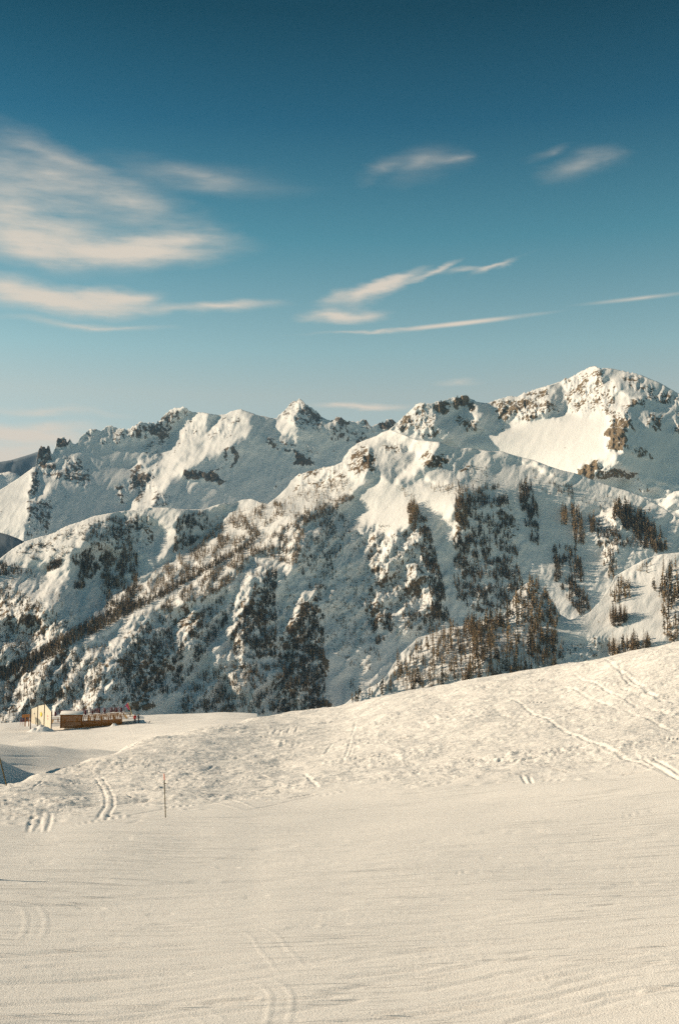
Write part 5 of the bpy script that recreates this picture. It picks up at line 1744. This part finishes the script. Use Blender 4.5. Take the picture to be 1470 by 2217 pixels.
# stands: flank, outline, number, height in photo pixels (min, max), share of dark conifers, clumping, description
L_ = "brown leafless larch "
STANDS = [
    (fd, [(842, 1500), (850, 1452), (872, 1418), (895, 1398), (960, 1368), (1030, 1352), (1062, 1362), (1060, 1400), (1010, 1500)], 260, (24, 40), 0.05, 0.25, "the open sunlit stand above the snow crest"),
    (fd, [(1000, 1345), (1090, 1340), (1100, 1400), (1040, 1420), (1010, 1400)], 130, (24, 36), 0.15, 0.3, "the thick clump left of the pointed knoll"),
    (fd, [(1095, 1330), (1112, 1300), (1135, 1268), (1150, 1260), (1170, 1275), (1190, 1305), (1212, 1340), (1200, 1400), (1100, 1410)], 260, (20, 32), 0.2, 0.3, "the wood on the pointed knoll"),
    (fd, [(1020, 1420), (1210, 1385), (1215, 1440), (1180, 1470), (1000, 1500)], 190, (24, 38), 0.3, 0.4, "the shaded wood below the pointed knoll"),
    (fd, [(1216, 1428), (1219, 1428), (1219, 1436), (1216, 1436)], 1, (54, 56), 0.0, 0, "lone tall bare larch right of the shaded wood below the pointed knoll"),
    (fd, [(1316, 1338), (1358, 1338), (1356, 1356), (1325, 1358)], 34, (28, 42), 0.3, 0, "the round isolated clump on the right slope"),
    (fd, [(1318, 1405), (1340, 1405), (1340, 1425), (1318, 1428)], 14, (34, 46), 0.3, 0, "the small clump at the right snow crest"),
    (fd, [(1345, 1400), (1408, 1395), (1408, 1412), (1345, 1420)], 40, (26, 44), 0.35, 0, "the short row along the right snow crest"),
    (fd, [(1432, 1235), (1480, 1228), (1560, 1240), (1560, 1390), (1440, 1395), (1432, 1330)], 270, (22, 36), 0.3, 0.1, "the dense wood at the right picture edge"),
    (fd, [(1408, 1275), (1445, 1262), (1445, 1295), (1412, 1295)], 16, (16, 26), 0.6, 0, "the small group beside the right edge wood"),
    (fd, [(1318, 1290), (1338, 1262), (1366, 1268), (1362, 1302), (1330, 1308)], 40, (18, 30), 0.3, 0, "the upright clump topping the right slope"),
    (fd, [(1375, 1232), (1410, 1222), (1410, 1240), (1380, 1244)], 10, (12, 20), 0.4, 0, "the thin group cresting the right slope"),
    (fd, [(750, 1512), (850, 1476), (850, 1500), (760, 1525)], 22, (10, 26), 0.4, 0, "the sunlit left foot of the wooded knoll"),
    (fd, [(1215, 1390), (1300, 1395), (1310, 1420), (1215, 1450)], 26, (6, 14), 0.6, 0, "the shaded bank right of the pointed knoll"),
    # the forested flank
    (fa, [(0, 1222), (62, 1232), (70, 1244), (0, 1248), (-200, 1290), (-200, 1270)], 190, (8, 14), 0.7, 0.1, "the dark strip below the left crest"),
    (fa, [(98, 1225), (135, 1214), (136, 1226), (104, 1240)], 70, (8, 14), 0.7, 0, "the dark strip"),
    (fa, [(152, 1215), (190, 1190), (232, 1186), (232, 1215), (205, 1250), (165, 1290), (160, 1260), (178, 1235)], 230, (8, 15), 0.7, 0.2, "the ravine wood"),
    (fa, [(236, 1190), (296, 1182), (300, 1250), (290, 1320), (232, 1340), (228, 1290), (215, 1270)], 340, (9, 17), 0.45, 0.25, "the ravine wood"),
    (fa, [(350, 1284), (350, 1296), (285, 1330), (200, 1375), (120, 1420), (60, 1455), (0, 1478), (-200, 1560), (-200, 1520), (0, 1452), (60, 1425), (120, 1388), (190, 1350), (260, 1318)], 1000, (10, 18), 0.5, 0.0, "the long diagonal belt"),
    (fa, [(345, 1288), (400, 1254), (450, 1228), (480, 1208), (530, 1182), (560, 1152), (566, 1158), (532, 1192), (484, 1218), (452, 1238), (402, 1264), (348, 1298)], 240, (9, 16), 0.45, 0.0, "the diagonal belt"),
    (fa, [(290, 1285), (340, 1245), (380, 1212), (430, 1182), (470, 1140), (520, 1108), (600, 1090), (630, 1110), (560, 1150), (480, 1205), (390, 1262), (330, 1292)], 520, (8, 15), 0.1, 0.45, "the upper bench"),
    (fa, [(340, 1320), (480, 1225), (560, 1175), (640, 1130), (660, 1160), (640, 1230), (560, 1200), (505, 1260), (440, 1310), (340, 1335)], 520, (8, 15), 0.1, 0.35, "the lower bench"),
    (fa, [(590, 1092), (640, 1070), (700, 1050), (745, 1030), (764, 1066), (700, 1095), (640, 1118)], 110, (6, 11), 0.1, 0.4, "the upper ridge"),
    (fa, [(635, 1118), (700, 1096), (765, 1066), (768, 1080), (740, 1100), (700, 1120), (650, 1140)], 190, (7, 12), 0.15, 0.1, "the ridge line"),
    (fa, [(640, 1130), (740, 1100), (750, 1150), (720, 1250), (690, 1310), (660, 1270), (640, 1220)], 260, (6, 12), 0.7, 0.5, "the shaded gully head"),
    (fa, [(556, 1235), (600, 1240), (598, 1420), (560, 1430), (505, 1420), (506, 1370), (545, 1300)], 430, (8, 15), 0.8, 0.3, "the shaded rib"),
    (fa, [(655, 1300), (700, 1330), (705, 1545), (600, 1548), (620, 1420), (640, 1370)], 620, (9, 17), 0.7, 0.25, "the shaded rib"),
    (fa, [(400, 1500), (450, 1450), (560, 1440), (620, 1440), (600, 1548), (385, 1548)], 420, (9, 16), 0.35, 0.4, "the foot of the ribs"),
    (fa, [(430, 1330), (480, 1300), (495, 1350), (455, 1400), (430, 1440), (380, 1500), (330, 1510), (380, 1420)], 300, (8, 14), 0.8, 0.45, "the shaded trough"),
    (fa, [(295, 1360), (370, 1330), (380, 1410), (330, 1510), (250, 1530), (260, 1440)], 320, (8, 14), 0.8, 0.4, "the shaded trough"),
    (fa, [(-100, 1270), (0, 1262), (90, 1310), (150, 1350), (140, 1375), (0, 1440), (-150, 1500)], 520, (7, 13), 0.5, 0.45, "the lower left slope"),
    (fa, [(-150, 1530), (0, 1480), (150, 1410), (230, 1400), (220, 1480), (180, 1575), (-150, 1600)], 560, (7, 14), 0.5, 0.45, "the lower left slope"),
    (fa, [(30, 1200), (160, 1145), (230, 1120), (180, 1170), (140, 1210), (60, 1215)], 90, (4, 8), 0.5, 0.4, "the sunlit left crest"),
    (fa, [(230, 1125), (300, 1120), (300, 1180), (200, 1188), (180, 1170)], 200, (6, 11), 0.8, 0.3, "the shaded hollow"),
    (fa, [(384, 1120), (455, 1110), (458, 1140), (420, 1180), (375, 1200)], 230, (6, 11), 0.8, 0.3, "the shaded hollow"),
    (fa, [(905, 1110), (925, 1130), (960, 1270), (975, 1350), (940, 1345), (925, 1260), (908, 1180)], 300, (8, 15), 0.7, 0.3, "the buttress"),
    (fa, [(800, 1160), (900, 1160), (920, 1290), (880, 1330), (790, 1320)], 130, (6, 12), 0.4, 0.4, "the buttress"),
    (fa, [(800, 1345), (850, 1330), (850, 1375), (815, 1400)], 60, (8, 16), 0.8, 0.2, "the foot of the buttress"),
    (fa, [(870, 1330), (960, 1330), (960, 1365), (880, 1385)], 60, (10, 20), 0.3, 0.3, "the foot of the buttress"),
    (fa, [(690, 1260), (790, 1230), (800, 1380), (740, 1440), (700, 1400)], 170, (3, 7), 1.0, 0.4, "the gully"),
    (fa, [(755, 1440), (800, 1400), (830, 1420), (790, 1480), (760, 1510)], 30, (5, 12), 0.7, 0.3, "the gully"),
    (fa, [(880, 1100), (897, 1090), (906, 1108), (900, 1155), (886, 1150)], 70, (14, 24), 0.1, 0, "the tawny group on the centre crest"),
    (fa, [(986, 1085), (1000, 1080), (1012, 1100), (1012, 1148), (990, 1148), (984, 1115)], 75, (14, 24), 0.15, 0, "the tawny stand on the upper centre slope"),
    (fa, [(930, 1055), (1040, 1050), (1050, 1085), (940, 1068)], 36, (9, 17), 0.1, 0.2, "the upper slope"),
    (fa, [(855, 1048), (900, 1075), (885, 1085), (850, 1060)], 8, (6, 10), 0.1, 0, "the upper slope"),
    (fa, [(1010, 1060), (1090, 1055), (1110, 1120), (1120, 1200), (1130, 1300), (1060, 1335), (985, 1310), (980, 1180), (1010, 1140)], 560, (9, 18), 0.75, 0.5, "the shaded face"),
    (fa, [(1120, 1045), (1150, 1045), (1165, 1110), (1166, 1185), (1145, 1170), (1125, 1090)], 100, (10, 18), 0.85, 0.3, "the shaded face"),
    (fa, [(1196, 1190), (1250, 1180), (1278, 1330), (1255, 1335), (1200, 1260)], 130, (10, 22), 0.8, 0.3, "the shaded right face"),
    (fa, [(1214, 1115), (1225, 1108), (1228, 1140), (1216, 1142)], 12, (20, 30), 0.2, 0, "the tawny pair of clumps on the right face"),
    (fa, [(1234, 1110), (1252, 1106), (1266, 1150), (1264, 1180), (1244, 1178)], 34, (18, 30), 0.25, 0, "the tawny pair of clumps on the right face"),
    (fa, [(1275, 1128), (1288, 1122), (1288, 1155), (1276, 1156)], 14, (18, 28), 0.3, 0, "the narrow clump left of the upper right wood"),
    (fa, [(1325, 1098), (1345, 1090), (1385, 1118), (1430, 1165), (1448, 1195), (1410, 1200), (1370, 1160), (1325, 1128)], 150, (18, 30), 0.5, 0.15, "the upper right wood on the shaded face"),
    (fa, [(1290, 1140), (1370, 1150), (1400, 1190), (1330, 1185), (1295, 1175)], 60, (8, 16), 0.7, 0.3, "the upper right wood"),
    (fa, [(1300, 1190), (1340, 1190), (1330, 1260), (1310, 1250)], 26, (12, 22), 0.5, 0, "the upper right wood"),
    (fa, [(1195, 1048), (1240, 1052), (1240, 1075), (1205, 1072)], 16, (7, 13), 0.9, 0, "the right face"),
    (fa, [(1130, 1010), (1300, 1060), (1420, 1110), (1410, 1130), (1250, 1100), (1130, 1060)], 26, (5, 11), 0.9, 0, "the right face"),
    (fa, [(985, 1010), (1060, 1010), (1080, 1050), (990, 1050)], 40, (3, 6), 1.0, 0.2, "the upper face"),
]
STANDS += [     # thin scrub between the stands
    (fa, [(-100, 1250), (60, 1235), (140, 1300), (240, 1290), (330, 1320), (300, 1480), (200, 1580), (-100, 1600)], 700, (4, 9), 0.35, 0.25, "the lower left slope"),
    (fa, [(300, 1300), (520, 1215), (560, 1200), (690, 1310), (720, 1540), (380, 1550), (320, 1480)], 700, (4, 9), 0.5, 0.3, "the lower ribs"),
    (fa, [(300, 1270), (470, 1120), (600, 1085), (740, 1040), (760, 1090), (640, 1200), (480, 1290)], 420, (4, 9), 0.1, 0.25, "the upper bench"),
    (fa, [(700, 1110), (900, 1150), (960, 1340), (800, 1400), (700, 1400)], 300, (3, 8), 0.6, 0.3, "the buttress"),
]
FG_CREST = [(-60, 1740), (0, 1562), (60, 1560), (300, 1552), (590, 1552), (735, 1531), (850, 1507), (1000, 1477), (1250, 1437), (1470, 1396), (1600, 1370)]
trees = []
for si, (fl, poly, n, (h0, h1), dark, clump, desc) in enumerate(STANDS):
    pa = np.array(poly, float)
    lo, hi = pa.min(0), pa.max(0)
    got, tries = 0, 0
    n = int(n * (2.1 if fl is fa else 1.0))
    while got < n and tries < 60:
        tries += 1
        k = max(64, n * 3)
        x, y = tr_.uniform(lo[0], hi[0], k), tr_.uniform(lo[1], hi[1], k)
        ok = inside(poly, x, y)
        if clump > 0:
            v = fbm(x / 22, y / 22, 3, 0.6, 100 + si)
            ok &= (v * 1.6 + 0.5 + tr_.uniform(-0.4, 0.4, k)) > clump
        crest_y = np.interp(x, fl.cx, fl.cy)
        ok &= (y > crest_y + 1.5) & (y < interp_line(FG_CREST, x) + 14)
        x, y = x[ok][:n - got], y[ok][:n - got]
        if not len(x):
            continue
        pts = fl.at(x, y)
        hpx = tr_.uniform(h0, h1, len(x)) * (0.75 + 0.35 * tr_.random(len(x)))
        rng_ = np.hypot(pts[:, 0], pts[:, 1])
        for i in range(len(x)):
            shrub = h1 <= 8
            kd = 'shrub' if shrub and tr_.random() < 0.6 else ('dark' if tr_.random() < dark else 'larch')
            trees.append((hpx[i], hpx[i] * rng_[i] / F, pts[i], kd, desc, x[i], y[i]))
        got += len(x)

in_view = [t_ for t_ in trees if -5 < t_[5] < 1475 and t_[3] != 'shrub' and 'isolated' not in t_[4]]
must = [t_ for t_ in trees if 'isolated' in t_[4]]
in_view.sort(key=lambda t_: -t_[0])
single = must + in_view[:300 - len(must)]
chosen = set(id(t_) for t_ in single)
by_place = {}
for t_ in single:
    by_place.setdefault(t_[4], []).append(t_)
cells = {}
for place, ts in by_place.items():
    xs_, ys_ = np.array([q[5] for q in ts]), np.array([q[6] for q in ts])
    for q in ts:
        fx_ = (q[5] - xs_.min()) / max(1e-6, np.ptp(xs_))
        fy_ = (q[6] - ys_.min()) / max(1e-6, np.ptp(ys_))
        h_ = "left" if fx_ < 0.33 else ("right" if fx_ > 0.67 else "centre")
        v_ = ("upper " if fy_ < 0.36 else ("lower " if fy_ > 0.70 else "middle ")) if len(ts) > 8 else ""
        cells.setdefault((place, v_ + h_, q[3]), []).append(q)
for (place, cell, kd), ts in cells.items():
    ts.sort(key=lambda q: -q[0])
    noun = "brown larch" if kd == 'larch' else "dark conifer"
    for k, (hpx, h, p_, kd_, desc, x_, y_) in enumerate(ts):
        size = "tallest" if k == 0 and len(ts) > 1 else ("" if len(ts) == 1 else ("tall" if k < len(ts) * 0.4 else ("medium" if k < len(ts) * 0.75 else "short")))
        lab = (size + " " + noun + ", " + cell + " of " + place).strip()
        if place.startswith("lone"):
            lab = place
        root = thing("larch_tree" if kd == 'larch' else "conifer_tree", lab, "tree", Vector(p_) - Vector((0, 0, 0.02 * h)), tr_.uniform(0, 6.28), "trees of " + place.replace("lone tall bare larch right of ", ""))
        root.scale = (h * tr_.uniform(0.85, 1.2),) * 2 + (h,)
        for nm, me_ in (("trunk", KINDS[kd]['trunk']), ("crown", KINDS[kd]['big'][int(tr_.integers(4))])):
            o = bpy.data.objects.new(nm, me_)
            COL.objects.link(o)
            o.parent = root

rest = [t_ for t_ in trees if id(t_) not in chosen]
Vs, Ts, Ms = [], [], []
off = 0
mats = [M_TWIG, M_DARKTWIG, M_BARK]
TV, TT = np.array(TRUNK_S[0]), np.array(TRUNK_S[1])
for (hpx, h, p_, kd, desc, x_, y_) in rest:
    V, T = KINDS[kd]['small'][int(tr_.integers(4))]
    a = tr_.uniform(0, 6.28)
    R_ = np.array([[math.cos(a), -math.sin(a), 0], [math.sin(a), math.cos(a), 0], [0, 0, 1]])
    wv = tr_.uniform(0.85, 1.25)
    S_ = np.array([h * wv, h * wv, h])
    Vs.append((V @ R_.T) * S_ + p_)
    Ts.append(T + off)
    Ms.append(np.full(len(T), 0 if kd == 'larch' else 1))
    off += len(V)
    if kd != 'shrub' and hpx > 8:
        Vs.append(TV * S_ + p_)
        Ts.append(TT + off)
        Ms.append(np.full(len(TT), 2))
        off += len(TV)
o = link_mesh("mountain_forest", np.concatenate(Vs), np.concatenate(Ts), mats[0], smooth=False)
for m in mats[1:]:
    o.data.materials.append(m)
o.data.polygons.foreach_set('material_index', np.concatenate(Ms).astype(np.int32))
o['kind'] = 'stuff'


# ------------------------------------------------------------------ the air between here and the far ridges
bm = bmesh.new()
add_box(bm, (0, 4700, 590), (24000, 11000, 1440))
m_air = bpy.data.materials.new("air")
m_air.use_nodes = True
m_air.node_tree.nodes.clear()
t = NT(m_air.node_tree)
ao = t.new('ShaderNodeOutputMaterial')
pv = t.new('ShaderNodeVolumePrincipled')
pv.inputs['Color'].default_value = (0.30, 0.60, 1.0, 1)
pv.inputs['Density'].default_value = 0.000026
pv.inputs['Anisotropy'].default_value = 0.0
t.link(pv.outputs[0], ao.inputs['Volume'])
o = obj_from_bm("haze", bm, m_air)
o['kind'] = 'stuff'
